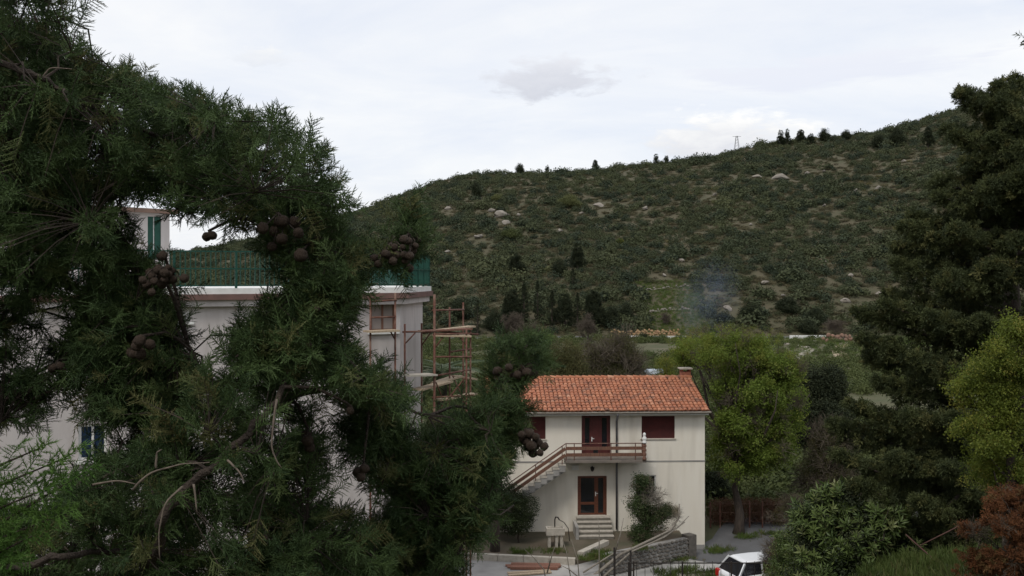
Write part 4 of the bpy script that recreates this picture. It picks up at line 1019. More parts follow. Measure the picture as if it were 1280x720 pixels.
# dead branches thrown over the fence
fb = empty('fallen_branch', (3.6, 41.5, 0), 0, 'long bundle of grey dead branches leaning from the fence to the shrub', 'branch')
fo = Vector(fb.location); lim = [[(738, 724, 41.0), (775, 693, 42.2), (812, 676, 43.5), (838, 662, 44.6), (848, 648, 45.2), (850, 630, 45.4)], [(750, 726, 41.0), (790, 690, 42.0), (830, 672, 43.8), (856, 652, 45.)], [(768, 694, 42.), (776, 668, 42.), (780, 648, 42.1)], [(730, 716, 41.), (770, 690, 42.2), (800, 685, 43.), (835, 668, 44.)], [(838, 662, 44.6), (846, 660, 45), (862, 645, 45.2)]]
for k, l in enumerate(lim):
    mb = MB(); r0 = (.085, .06, .035, .04, .04)[k]; mb.tube([P(*p) - fo + rdir() * .03 for p in l], [r0 * (1 - .65 * i / (len(l) - 1)) for i in range(len(l))], 6); mb.build('limb', M['bark_pale'], fb, True)
tw = empty('bare_sapling', (P(718, 760, 37).x, 37, gz(P(718, 760, 37).x, 37)), 0, 'thin leafless sapling stems in front of the entrance steps', 'sapling'); to = Vector(tw.location)
for l in ([(716, 770, 37), (713, 720, 37), (708, 690, 37.2), (701, 668, 37.4)], [(750, 770, 37), (749, 700, 37), (749, 660, 37.1), (747, 648, 37.2)], [(728, 770, 37), (722, 700, 37.2), (714, 674, 37.2)], [(690, 770, 37.5), (680, 712, 37.5), (668, 698, 37.5), (655, 686, 37.5)], [(684, 716, 37.5), (690, 694, 37.4), (694, 682, 37.4)], [(726, 724, 37.), (712, 712, 37), (700, 706, 37)]):
    mb = MB(); mb.tube([P(*p) - to for p in l], [.03 * (1 - .7 * i / (len(l) - 1)) for i in range(len(l))], 5); mb.build('stem', M['bark_pale'], tw, True)

# palms behind the scaffold
def palm(x, ytop, D, label, nf=22, fl=2.2):
    b = on(x, D); h = H - (ytop - 345) / F * D - b.z; e = empty('palm_tree', b, 0, label, 'palm')
    mb = MB(); mb.tube([(0, 0, -.2), (.05, 0, h * .4), (0, .05, h * .8), (0, 0, h)], [.26, .2, .19, .22], 10); mb.build('trunk', M['bark'], e, True)
    for i in range(nf):
        az = i * 2.4; el = .95 - 1.5 * i / nf; fm = MB(); pts = []
        for k in range(9):
            t = k / 8; ang = el - 1.3 * t * t; r = fl * t; pts.append(Vector((r * math.cos(ang * .7), 0, h + fl * .62 * math.sin(el) * t - .75 * fl * t * t * .5)))
        fm.tube(pts, [.03 * (1 - .8 * k / 8) for k in range(9)], 4)
        for k in range(2, 30):
            t = k / 30; j = t * 8; p = pts[int(j)].lerp(pts[min(int(j) + 1, 8)], j - int(j)); tang = (pts[min(int(j) + 1, 8)] - pts[int(j)]).normalized(); L_ = .55 * math.sin(math.pi * min(1, t * .9 + .1)) + .08
            for s in (-1, 1): d = (tang * .6 + Vector((0, s * .8, -.15))).normalized(); quadleaf(fm, p, d.cross(tang).normalized(), L_, .05, d)
        fo_ = fm.build('frond', M['lf_palm'], e); fo_.rotation_euler = (0, 0, az)
    return e
palm(552, 462, 38, 'palm tree seen through the scaffold poles'); palm(618, 548, 44, 'low palm at the foot of the outer stair', 16, 1.7)

# ------------------------------------------------------------------ big trees at the right
D = 25.; b = on(1268, D); zz = lambda y: H - (y - 345) / F * D - b.z; xx = lambda x: (x - 1268) / F * D
def tuft_tree(name, label, b, blobs, n, size, mat, trunk, cat='tree', pset='needle', droop=-.1, shell=.7, twig_mat=None):
    e = empty(name, b, 0, label, cat); lobes = [(x, y, z, r, ry, rz) for x, y, z, r, ry, rz in blobs]
    trunk_mesh(trunk[0], trunk[1], (0, 0), lobes, 2, .1).build('trunk', M['bark'], e, True)
    pts = []; dirs = []; vol = np.array([l[3] * l[5] for l in lobes]); pr = vol / vol.sum()
    # each lobe breaks up into sub-clumps so that gaps and hanging fans show
    for k, l in enumerate(lobes):
        nk = max(5, int(n * pr[k])); ncl = max(4, int(l[3] * l[5] * 9)); cl = []
        for _ in range(ncl):
            d = rdir(); r = random.uniform(.55, 1.0); cl.append((Vector((l[0] + d.x * l[3] * r, l[1] + d.y * l[4] * r, l[2] + d.z * l[5] * r)), d))
        for _ in range(nk):
            c, d = random.choice(cl); s = .34 * min(1, l[3] / .8)
            p = c + Vector((random.gauss(0, s), random.gauss(0, s), random.gauss(0, s * .6))); pts.append(p); dirs.append((d + Vector((0, 0, droop)) + rdir() * .55).normalized())
    scatter('crown', e, np.array(pts), dirs, rng.uniform(size[0], size[1], len(pts)), pset, mat); return e
def bough_tree(name, label, b, tips, trunk_h, mat, size):
    """conifer of separate drooping boughs: each a limb clothed with feathery tufts that thin towards the tip"""
    e = empty(name, b, 0, label, 'tree'); mb = MB(); mb.tube([(0, 0, -.3), (.1, 0, trunk_h * .3), (-.05, .1, trunk_h * .6), (0, 0, trunk_h * .97)], [.36, .28, .18, .05], 10)
    pts, dirs, sc = [], [], []
    for t, fat in tips:
        L_ = math.hypot(t.x, t.y); root = Vector((0, 0, min(trunk_h * .95, max(.8, t.z - .25 * L_ + .2)))); d = (t - root); n = int(34 + 52 * d.length * fat)
        c1 = root + d * .4 + Vector((0, 0, -.06 * d.length)) + rdir() * .1; c2 = root + d * .75 + Vector((0, 0, -.05 * d.length)) + rdir() * .1
        mb.tube([root, c1, c2, t], [.075, .05, .03, .01], 5); path = [root, c1, c2, t]
        for _ in range(n):
            u = .22 + .78 * random.random() ** .75; k = u * 3; q = path[min(int(k), 2)].lerp(path[min(int(k) + 1, 3)], k - min(int(k), 2))
            r = fat * (.16 + .62 * math.sin(math.pi * min(1, u * 1.02)) ** .8); o = rdir(); o.z *= .55; rr = random.random() ** .5
            p = q + o * r * rr; dd = (d.normalized() * .75 + o * .7 + Vector((0, 0, .35)) + rdir() * .3).normalized(); pts.append(p); dirs.append(dd); sc.append(random.uniform(*size) * (1.1 - .35 * u))
    mb.build('trunk', M['bark'], e, True); scatter('crown', e, np.array([tuple(p) for p in pts]), dirs, np.array(sc), 'needle', mat); return e
tips = []
for (x, y, dy) in [(1268, 98, 0), (1240, 108, -.3), (1205, 112, .2), (1190, 120, -.4), (1222, 135, -.8), (1192, 158, .3), (1182, 172, -.5), (1215, 180, -1.2), (1200, 205, -.6), (1178, 225, .2), (1162, 244, -.5), (1205, 240, -1.4), (1140, 268, .1), (1118, 282, -.5), (1165, 290, -1.3), (1130, 305, .6), (1116, 330, -.4), (1150, 345, -1.5), (1200, 330, -1.8), (1112, 366, .2), (1090, 378, -.8), (1066, 388, -.2), (1130, 390, -1.8), (1180, 395, -2.2), (1068, 420, -.6), (1090, 445, .4), (1110, 440, -1.8), (1160, 450, -2.4), (1078, 470, -1.0), (1050, 500, -.6), (1095, 505, -2.), (1140, 505, -2.6), (1200, 480, -2.6), (1042, 530, .2), (1030, 560, -.8), (1080, 555, -2.), (1130, 560, -2.8), (1045, 590, -1.4), (1100, 600, -2.6), (1160, 590, -2.8), (1070, 620, -1.8), (1200, 560, -2.6), (1180, 640, -2.4), (1230, 420, -2.4), (1240, 300, -2.), (1235, 230, -1.6), (1250, 160, -1.), (1130, 640, -2.)]:
    tips.append((Vector((xx(x), dy * .9, zz(y))), random.uniform(.7, 1.05) if y > 200 else random.uniform(.5, .72)))
for k in range(46):      # the boughs of the far and right sides
    z = random.uniform(.12, .93); a = random.uniform(-1.9, 2.2); r = 4.6 * (1 - z) ** .75 + .5
    tips.append((Vector((math.cos(a) * r, math.sin(a) * r, z * zz(100))), random.uniform(.7, 1.05)))
for k in range(34):      # short inner boughs close to the trunk
    z = random.uniform(.1, .96); a = random.uniform(0, 6.28); r = (1.9 * (1 - z) + .45)
    tips.append((Vector((math.cos(a) * r, math.sin(a) * r, z * zz(104))), random.uniform(.7, 1.0)))
big = bough_tree('cypress_tree', 'big dark spreading cypress filling the right side', b, tips, zz(105), M['lf_dark'], (.15, .32))
# small clumps of brown inside are dead twigs
D = 15.5; b = on(1262, D); zz = lambda y: H - (y - 345) / F * D - b.z; xx = lambda x: (x - 1262) / F * D
bl = [(xx(x), random.uniform(-.4, .4), zz(y), r / F * D, r / F * D, q / F * D) for x, y, r, q in [(1275, 405, 22, 18), (1240, 445, 22, 16), (1275, 450, 28, 24), (1222, 490, 18, 16), (1262, 505, 30, 22), (1222, 535, 16, 15), (1262, 560, 28, 24), (1310, 480, 40, 60), (1300, 570, 40, 40), (1238, 580, 18, 12), (1238, 515, 20, 16), (1250, 480, 26, 20), (1248, 548, 26, 20), (1262, 590, 30, 18)]]
tuft_tree('broadleaf_tree', 'bright yellow-green leafy tree in front of the dark cypress at the edge', b, bl, 2000, (.09, .18), M['lf_edge'], (zz(470), .12), pset='leaf', droop=.2)
D = 12.; b = on(1275, D); zz = lambda y: H - (y - 345) / F * D - b.z; xx = lambda x: (x - 1275) / F * D
bl = [(xx(x), random.uniform(-.3, .3), zz(y), r / F * D, r / F * D, q / F * D) for x, y, r, q in [(1275, 635, 20, 12), (1248, 655, 20, 10), (1278, 675, 26, 16), (1250, 690, 18, 12), (1272, 718, 30, 16), (1310, 660, 36, 36), (1228, 705, 16, 8), (1222, 672, 14, 7), (1255, 625, 14, 8)]]
e_ = tuft_tree('dead_conifer', 'rusty-brown dried conifer shrub in the lower corner', b, bl, 760, (.07, .14), M['lf_rust'], (zz(660), .05), cat='shrub', droop=.1)
pts, dr = ell_points(bl, 50, .4); scatter('twigs', e_, pts, dr, rng.uniform(.12, .22, 50), 'bare', M['lf_bare'])
D = 24.; b = on(1075, D); zz = lambda y: H - (y - 345) / F * D - b.z; xx = lambda x: (x - 1075) / F * D
bl = [(xx(x), random.uniform(-.5, .3), zz(y), r / F * D, r / F * D, q / F * D) for x, y, r, q in [(1055, 625, 30, 18), (1095, 645, 36, 22), (1025, 650, 34, 26), (1065, 670, 46, 30), (1115, 675, 36, 28), (1010, 685, 28, 26), (1050, 710, 50, 30), (1105, 712, 44, 26), (1015, 725, 36, 30), (1070, 750, 60, 40), (1120, 750, 40, 40), (1140, 705, 20, 18), (1155, 735, 30, 22), (1100, 690, 36, 26), (1132, 680, 30, 22), (1148, 694, 26, 18)]]
pts, dr = ell_points(bl, 1700, .75); e_ = empty('laurel_bush', b, 0, 'glossy broad-leaved evergreen bush in front of the big cypress', 'bush'); trunk_mesh(zz(690), .09, (0, 0), bl, 2, .2).build('trunk', M['bark'], e_, True)
scatter('crown', e_, pts, [(d * .8 + Vector((0, 0, .7)) + rdir() * .3).normalized() for d in dr], rng.uniform(.17, .30, 1700), 'rosette', M['lf_laurel'])
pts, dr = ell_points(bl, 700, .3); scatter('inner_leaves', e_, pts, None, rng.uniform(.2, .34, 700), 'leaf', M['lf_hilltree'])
simple('bush', 'dark leafy bush on the grass bank below the big cypress', 1195, 622, 27, 110, 700, (.18, .34), 'leaf', M['lf_hilltree'], bottom=.1, trunk_r=.06, cat='bush')
simple('bush', 'low green bush between the laurel and the driveway', 985, 652, 33, 60, 420, (.16, .3), 'leaf', M['lf_laurel'], bottom=.1, trunk_r=.05, cat='bush')
# twig poking in at the upper right edge
e_ = empty('overhanging_branch', P(1330, 40, 3.2), 0, 'small dark leafy twig tip poking in at the upper right edge', 'branch'); oo = Vector(e_.location)
mb = MB(); mb.tube([P(1420, 20, 3.3) - oo, P(1330, 40, 3.2) - oo, P(1290, 52, 3.2) - oo, P(1275, 56, 3.2) - oo], [.012, .006, .003, .0015], 5); mb.build('twig', M['bark_cypress'], e_, True)
pts = [P(random.uniform(1274, 1330), random.uniform(44, 60), 3.2) - oo for _ in range(10)]; scatter('leaves', e_, np.array(pts), [Vector((-1, 0, random.uniform(-.6, .6))).normalized() for _ in pts], rng.uniform(.02, .03, 10), 'rosette', M['lf_dark'])
# rails and fence at the lower right
rl = empty('rusty_railing', (P(1140, 720, 20).x, 20, gz(9, 20)), 0, 'slanting rusty rail with props above the grass in the lower right corner', 'railing'); oo = Vector(rl.location)
for a, b2, r in (((1120, 724, 20.), (1242, 690, 20.), .022), ((1132, 668, 20.5), (1195, 724, 19.6), .02), ((1150, 682, 20.4), (1206, 654, 20.6), .018), ((1178, 724, 20.), (1240, 694, 20.2), .018)):
    mb = MB(); mb.tube([P(*a) - oo, P(*b2) - oo], r * .75, 6); mb.build('rail', M['dark_rust'], rl, True)
ef = empty('garden_fence', (P(1168, 712, 21.).x, 21., gz(P(1168, 712, 21).x, 21.)), 0, 'short black fence on the grass under the rusty rail', 'fence'); oo = Vector(ef.location)
for x in (1168, 1221, 1275):
    t = P(x, 690 if x == 1221 else 708, 21) - oo; mb = MB(); mb.bb(t.x - .02, t.x + .02, -.02, .02, -.2, t.z); mb.build('post', M['dark_metal'], ef)
a = P(1160, 711, 21) - oo; b2 = P(1300, 711, 21) - oo; mb = MB(); mb.bb(a.x, b2.x, -.05, -.025, a.z - .015, a.z + .015); mb.build('rail', M['dark_metal'], ef)
gp = []
for _ in range(14000):
    X = random.uniform(6.2, 21); Y = random.uniform(16, 44); gp.append((X, Y, gz(X, Y)))
tag(scatter('grass', None, np.array(gp), None, rng.uniform(.2, .42, len(gp)), 'tuft', M['lf_bank']), 'green grass on the bank under the right-hand trees', 'grass')
mb = MB(); mb.tube([P(1155, 636, 23) , P(1180, 640, 23), P(1204, 646, 23)], [.07, .06, .03], 7); mb.v = [tuple(Vector(v) - Vector(big.location)) for v in mb.v]; mb.tube([P(1204, 646, 23) - big.location, P(1180, 640, 23) - big.location, (0, 0, 3.0)], [.03, .07, .12], 7); mb.build('branch', M['bark'], big, True)
# ------------------------------------------------------------------ valley floor and hillside
def in_view(X, Y, m=.12): r = X / Y; return -.52 - m < r < .52 + m
pts = []
while len(pts) < 5400:
    Y = random.uniform(62, 199); X = random.uniform(-.62 * Y, .62 * Y)
    if len(pts) < 300: Y = random.uniform(54, 70); X = random.uniform(10.5, 34)
    if 43 < X < 75 and Y > 150 and random.random() < .7: continue
    if X < -.1 * Y and random.random() < .5: continue
    if n2(X, Y, .04, 21) < -.15 and Y < 185: continue
    pts.append((X, Y, gz(X, Y) + .1))
pts = np.array(pts); n = len(pts)
s = rng.uniform(.5, 1.5, n); tag(scatter('undergrowth', None, pts, None, np.c_[s, s, s * rng.uniform(.7, 1.2, n)], 'dome', M['lf_under']), 'mixed bushes and undergrowth over the valley floor', 'undergrowth')
gp = []
for _ in range(5000):
    X = random.uniform(30, 90); Y = random.uniform(120, 199); gp.append((X, Y, gz(X, Y)))
tag(scatter('meadow_grass', None, np.array(gp), None, rng.uniform(.3, .8, len(gp)), 'tuft', M['lf_grass']), 'rough grass on the terraces beyond the spring-green tree', 'grass')

gp = []
for _ in range(2600):
    X = random.uniform(27, 43); Y = random.uniform(205.5, 232); gp.append((X, Y, gz(X, Y)))
tag(scatter('terrace_grass', None, np.array(gp), None, rng.uniform(.35, .9, len(gp)), 'tuft', M['lf_grass']), 'green grass on the terraces above the yellow embankment', 'grass')
# boulders: where they stand, so that the scrub keeps clear
rocks = [(626, 272, 13, 'largest grey boulder of the left crest group'), (614, 265, 6, 'small boulder on the left of the grey crest group'), (634, 281, 8, 'lower boulder of the grey crest group'), (648, 270, 6, 'right boulder of the grey crest group'), (597, 298, 8, 'rounded pale boulder half way up the left slope'), (560, 316, 5, 'small boulder low on the left slope'),
         (974, 224, 10, 'pale pinkish boulder below the crest trees'), (946, 222, 5, 'small pale rock left of the pinkish boulder'), (1008, 218, 5, 'small pale rock below the crest pair'), (1030, 216, 5, 'pale upright rock under the round crest tree'), (1069, 241, 5, 'grey rock on the upper right slope'), (1098, 236, 5, 'flat pale rock on the upper right slope'), (1130, 203, 4, 'little rock near the crest by the tall pine'),
         (748, 258, 8, 'slanting pale rock in the upper middle of the slope'), (726, 268, 4, 'small rock under the slanting pale rock'), (700, 290, 6, 'reddish rock face in the middle of the slope'), (806, 262, 7, 'pinkish rock patch on the upper middle slope'), (852, 327, 5, 'pale rock in the lower middle of the slope'), (830, 345, 4, 'tiny pale rock above the terraces'),
         (909, 387, 7, 'pinkish boulder beside the smoke'), (955, 355, 6, 'upright pale rock on the lower right slope'), (978, 371, 4, 'small pale rock above the holm oaks'), (1030, 328, 7, 'flat pale rock in the right middle of the slope'), (1063, 346, 5, 'pale rock left of the big cypress edge'), (1057, 378, 6, 'pale boulder at the foot of the right slope'), (1098, 368, 5, 'pale rock at the cypress edge on the slope'),
         (893, 245, 4, 'tiny grey rock on the upper slope under the mast'), (938, 282, 4, 'tiny pale rock in the right middle slope'), (1030, 258, 4, 'small pale rock in the upper right middle slope'), (560, 262, 5, 'rock on the bare patch at the left crest'), (995, 455, 0, '')]
ROCKP = [(hit(x, y), w) for x, y, w, lab in rocks if w]
def near_rock(X, Y):
    for p, w in ROCKP:
        r = w * .34
        if abs(X - p.x) < r + .9 and -r - 3.5 < Y - p.y < r + .5: return True
    return False
terr = lambda X, Y: (29 < X < 41 and 206 < Y < 231)
def hill_points(n, f):
    out = []
    while len(out) < n:
        Y = random.uniform(206, 452); X = random.uniform(-.60 * Y, .64 * Y)
        if terr(X, Y) or not f(X, Y): continue
        out.append((X, Y, gz(X, Y)))
    return np.array(out)
def dens(X, Y):
    if near_rock(X, Y): return False
    v = n2(X, Y, .016, 31) + .6 * n2(X, Y, .05, 37); return v > -.62 + random.uniform(-.25, .25)
p1 = hill_points(12500, dens); n = len(p1); s = rng.lognormal(.25, .42, n).clip(.5, 3.4) * np.interp(p1[:, 1], [206, 300, 450], [1.15, 1.05, .95])
p1[:, 2] += .12 * s
tag(scatter('hillside_scrub', None, p1, None, np.c_[s, s, s * rng.uniform(.75, 1.1, n)], 'dome', M['lf_maquis']), 'dense dark maquis scrub covering the hillside', 'scrub')
p3 = hill_points(2600, lambda X, Y: not near_rock(X, Y) and random.random() < 1.25 - (Y - 206) / 260); n = len(p3); s = rng.lognormal(.55, .3, n).clip(1.1, 3.3)
tag(scatter('hillside_thickets', None, p3 + np.array([0, 0, .3]), None, np.c_[s, s, s * rng.uniform(.8, 1.05, n)], 'dome', leafmat('oak_thickets', (.026, .038, .022), (.044, .058, .032), .12, .8)), 'rounded darker oak thickets dotted over the hillside', 'thicket')
p2 = hill_points(24000, lambda X, Y: True); n = len(p2)
tag(scatter('hillside_heath', None, p2, None, np.c_[rng.uniform(.8, 1.7, n), rng.uniform(.8, 1.7, n), rng.uniform(.35, .7, n)], 'dome', leafmat('heath', (.076, .070, .037), (.112, .098, .05), .1, .8, (.16, .145, .048), wscale=.04)), 'low yellowish-brown heath between the scrub', 'heath')

# trees one can tell apart on the hill
def far_tree(kind, x, y, hpx, wpx, label, group=None, mat=None, D=None):
    b = hit(x, y) if D is None else on(x, D); s = b.y / F; h = hpx * s; w = wpx * s / 2
    mat = M[mat] if mat else M['lf_hilltree']
    names = {'cypress': 'cypress_tree', 'pine': 'pine_tree', 'round': 'holm_oak', 'bush': 'hill_bush', 'bare': 'bare_tree'}
    e = empty(names[kind], b - Vector((0, 0, .1)), 0, label, 'bush' if kind == 'bush' else 'tree', group)
    mb = MB(); mb.tube([(0, 0, -.2), (0, 0, h * .45), (0, 0, h * .85)], [.03 * h, .022 * h, .008 * h], 6); mb.build('trunk', M['bark'], e)
    if kind == 'cypress':
        n = int(60 + h * 26); t = rng.random(n) ** .9; r = w * np.sin(np.clip(t * .93 + .07, 0, 1) * math.pi) ** .6 * (1.15 - .6 * t); a = rng.uniform(0, 6.28, n); rr = r * rng.uniform(.45, 1, n)
        pts = np.c_[np.cos(a) * rr, np.sin(a) * rr, t * h * .97 + .03 * h]; scatter('crown', e, pts, [(math.cos(q) * .35, math.sin(q) * .35, 1) for q in a], rng.uniform(.45, .8, n) * max(.35, w * .55), 'needle', mat)
    elif kind == 'bare':
        pts, dr = ell_points([(0, 0, h * .6, w, w, h * .42)], 70, .3); scatter('twigs', e, pts, [(d + Vector((0, 0, .7))).normalized() for d in dr], rng.uniform(.25, .45, 70) * h * .5, 'bare', M['lf_bare'])
        scatter('crown', e, pts[:40], None, rng.uniform(.08, .14, 40) * h, 'leaf', leafmat('bud_haze', (.085, .06, .055), (.11, .085, .075), .3) if 'bud_haze' not in bpy.data.materials else bpy.data.materials['bud_haze'])
    else:
        lobes = []; k = 5
        for i in range(k):
            a = i * 2.4; zc = h * (.35 + .4 * i / k) if kind == 'pine' else h * (.3 + .3 * i / k); q = w * (.55 if kind != 'pine' else .65 * (1 - .5 * i / k)); lobes.append((math.cos(a) * q * .7, math.sin(a) * q * .7, zc, q * .8, q * .8, h * .24))
        lobes.append((0, 0, h * .74, w * .5, w * .5, h * .26))
        n = int(60 + 14 * w * h); n = min(n, 500); pts, dr = ell_points(lobes, n, .7)
        scatter('crown', e, pts, None if kind != 'pine' else [(d + Vector((0, 0, .5))).normalized() for d in dr], rng.uniform(.25, .45, n) * max(.8, min(w, 2.5)), 'leaf' if kind != 'pine' else 'needle', mat)
    return e
GC = 'trees standing out on the hill crest'
crest = [('round', 650, 219, 9, 12, 'small dark tree on the crest above the grey boulders'), ('pine', 684, 217, 6, 7, 'tiny dark crest bush between two taller crest trees'), ('pine', 744, 214, 10, 9, 'single pointed tree on the crest left of the middle of the ridge'), ('round', 595, 250, 16, 14, 'dark round tree standing just below the left crest'),
         ('pine', 820, 206, 9, 8, 'small pointed crest tree below the grey cumulus cloud'), ('pine', 833, 204, 6, 8, 'low crest bush beside the small pointed tree'), ('pine', 976, 184, 14, 10, 'first of the close pair of pointed crest trees right of the mast'), ('pine', 984, 183, 14, 9, 'second of the close pair of pointed crest trees right of the mast'),
         ('pine', 1001, 181, 12, 12, 'bushy crest tree next after the close pair'), ('pine', 1014, 181, 8, 10, 'low crest tree in the middle of the crest row'), ('round', 1031, 178, 11, 15, 'broad round crest tree in front of the distant blue mountain'), ('round', 1058, 175, 7, 14, 'flat dark crest bush beside the distant blue mountain'),
         ('round', 1098, 186, 11, 18, 'wide dark tree below the crest, nearest the notch'), ('round', 1122, 183, 15, 24, 'large dark tree below the crest left of the big cypress'), ('pine', 1160, 186, 18, 14, 'tall dark pine below the crest beside the big cypress top')]
for k, x, y, h, w, lab in crest: far_tree(k, x, y, h * 1.25 + 4, w * 1.1, lab, GC)
GV = 'trees at the foot of the hill'
foot = [('cypress', 655, 408, 52, 13, 'tall slim dark cypress at the hill foot, left one of the tall pair'), ('cypress', 672, 402, 50, 11, 'tallest pointed cypress standing at the foot of the hill'), ('pine', 640, 410, 46, 30, 'broad dark pine beside the slim cypresses at the hill foot'), ('cypress', 690, 408, 44, 12, 'slim cypress just right of the tall pair at the hill foot'),
        ('pine', 706, 412, 44, 26, 'dense dark conifer in the middle of the hill foot grove'), ('cypress', 722, 412, 46, 11, 'narrow cypress above the middle of the tiled roof'), ('pine', 742, 412, 48, 30, 'wide dark conifer at the right end of the hill foot grove'), ('bare', 735, 428, 34, 22, 'purplish leafless tree in front of the dark grove'),
        ('round', 765, 410, 26, 26, 'round green tree between the grove and the yellow embankment'), ('round', 783, 400, 20, 22, 'round grey-green tree left above the yellow embankment'), ('bare', 640, 420, 30, 24, 'greyish leafless tree left of the grove behind the fresh green tree'), ('cypress', 597, 420, 44, 9, 'thin dark cypress right beside the scaffold top'),
        ('round', 618, 415, 26, 28, 'rounded tree between scaffold top and grove'), ('pine', 645, 345, 26, 22, 'dark pine standing alone on the slope above the grove'), ('pine', 722, 340, 36, 20, 'dark upright pine on the slope above the grove'), ('round', 700, 345, 20, 24, 'round dark oak left of the upright slope pine'), ('cypress', 716, 360, 24, 9, 'short slim cypress under the upright slope pine'),
        ('bare', 832, 407, 16, 12, 'small purplish bush on the terrace by the yellow embankment'), ('bare', 1044, 424, 26, 28, 'reddish-grey leafless tree by the short far parapet'), ('round', 940, 400, 20, 40, 'broad holm oak at the hill foot above the spring-green tree'), ('round', 985, 392, 20, 36, 'broad holm oak at the hill foot right of the smoke'), ('round', 1020, 405, 18, 30, 'holm oak above the short far parapet'),
        ('round', 905, 405, 16, 26, 'dark oak directly right under the smoke'), ('round', 1010, 418, 16, 30, 'bushy green tree directly above the short far parapet'), ('round', 575, 400, 26, 30, 'dark tree behind the scaffold poles'), ('round', 805, 425, 10, 14, 'small bush hanging over the far road left of its parapet')]
for i, (k, x, y, h, w, lab) in enumerate(foot): far_tree(k, x, y, h, w, lab, GV)
far_tree('bush', 712, 260, 16, 34, 'bright yellow-green bush high on the hillside', mat='lf_bright')
far_tree('bush', 622, 252, 9, 18, 'pale yellow-green bush near the left crest boulders', mat='lf_bright')
far_tree('bush', 502, 276, 8, 16, 'yellow-green bush at the left end of the hillside', mat='lf_bright')
far_tree('bush', 640, 300, 14, 30, 'green hillside bush below the boulders', mat='lf_under')
far_tree('bush', 775, 305, 8, 12, 'yellow flowering bush in the middle of the hillside', mat='lf_yellow')
far_tree('bush', 1085, 268, 9, 14, 'yellow-green bush on the hillside left of the big cypress', mat='lf_bright')
for i, (x, y, w, lab) in enumerate(rocks):
    if not w: continue
    p = hit(x, y); s = w / F * p.y * .8
    o = obj('boulder', STONES_HILL[i % 6], None, p + Vector((0, -.3, s * .3)), (random.uniform(-.3, .3), random.uniform(-.3, .3), random.uniform(0, 6)), (s * random.uniform(.9, 1.3), s * .8, s * random.uniform(.8, 1.2))); tag(o, lab, 'boulder', 'boulders on the hillside')
for i, (x, y, w, lab) in enumerate([(1003, 444, 5, 'small rock on the grass terrace by the dirt path'), (1045, 452, 14, 'pale flat rock slab on the terrace left of the big cypress'), (1020, 440, 6, 'rock at the bend of the dirt path'), (984, 431, 9, 'pale flat rock at the left end of the grass terrace')]):
    p = hit(x, y); s = w / F * p.y * .6; o = obj('boulder', STONES_HILL[i], None, p + Vector((0, 0, s * .1)), (0, 0, i), (s, s * .8, s * .5)); tag(o, lab, 'boulder', 'rocks on the grass terrace')
# power masts on the crest
def mast(x, ybase, hpx, label, wpx):
    b = hit(x, ybase); s = b.y / F; h = hpx * s; w = wpx * s / 2; e = empty('power_mast', b, 0, label, 'mast'); r = .07 if hpx > 10 else .05
    for sx in (-1, 1):
        for sy in (-1, 1): mb = MB(); mb.tube([(sx * w, sy * w, -.5), (sx * w * .25, sy * w * .25, h)], r, 4); mb.build('leg', M['grey_metal'], e)
    mb = MB()
    for k in range(6):
        z0 = h * k / 6; z1 = h * (k + 1) / 6; f0 = 1 - .75 * k / 6; f1 = 1 - .75 * (k + 1) / 6
        for sy in (-1, 1): mb.tube([(-w * f0, sy * w * f0, z0), (w * f1, sy * w * f1, z1)], r * .5, 3); mb.tube([(sy * w * f0, w * f0, z0), (sy * w * f1, -w * f1, z1)], r * .5, 3)
    mb.build('lattice', M['grey_metal'], e)['kind'] = 'stuff'
    mb = MB(); mb.bar((-w * 1.5, 0, h * .97), (w * 1.5, 0, h * .97), r * 1.6, r * 1.6); mb.build('cross_arm', M['grey_metal'], e)
mast(921, 191, 21, 'lattice power mast on the hill crest under the cumulus cloud', 7); mast(869, 200, 9, 'small far mast on the crest left of the lattice mast', 3)
# white shed glimpsed behind the roof
b = on(818, 96); sh = empty('shed', b, R(10), 'small white shed glimpsed between roof ridge and spring-green tree', 'shed')
hz = H - (461 - 345) / F * 96 - b.z; MB().bb(-.6, .6, -1, 1, -.3, hz - .35).build('wall', M['white'], sh); mb = MB(); mb.add([(-.75, -1.2, hz - .35), (.75, -1.2, hz - .35), (.75, 1.2, hz - .35), (-.75, 1.2, hz - .35), (-.75, 0, hz), (.75, 0, hz)], [(0, 1, 5, 4), (2, 3, 4, 5), (0, 4, 3), (1, 2, 5), (3, 2, 1, 0)]); mb.build('roof', surf('pale_blue_sheet', (.36, .40, .44), (.28, .31, .35), 3), sh)

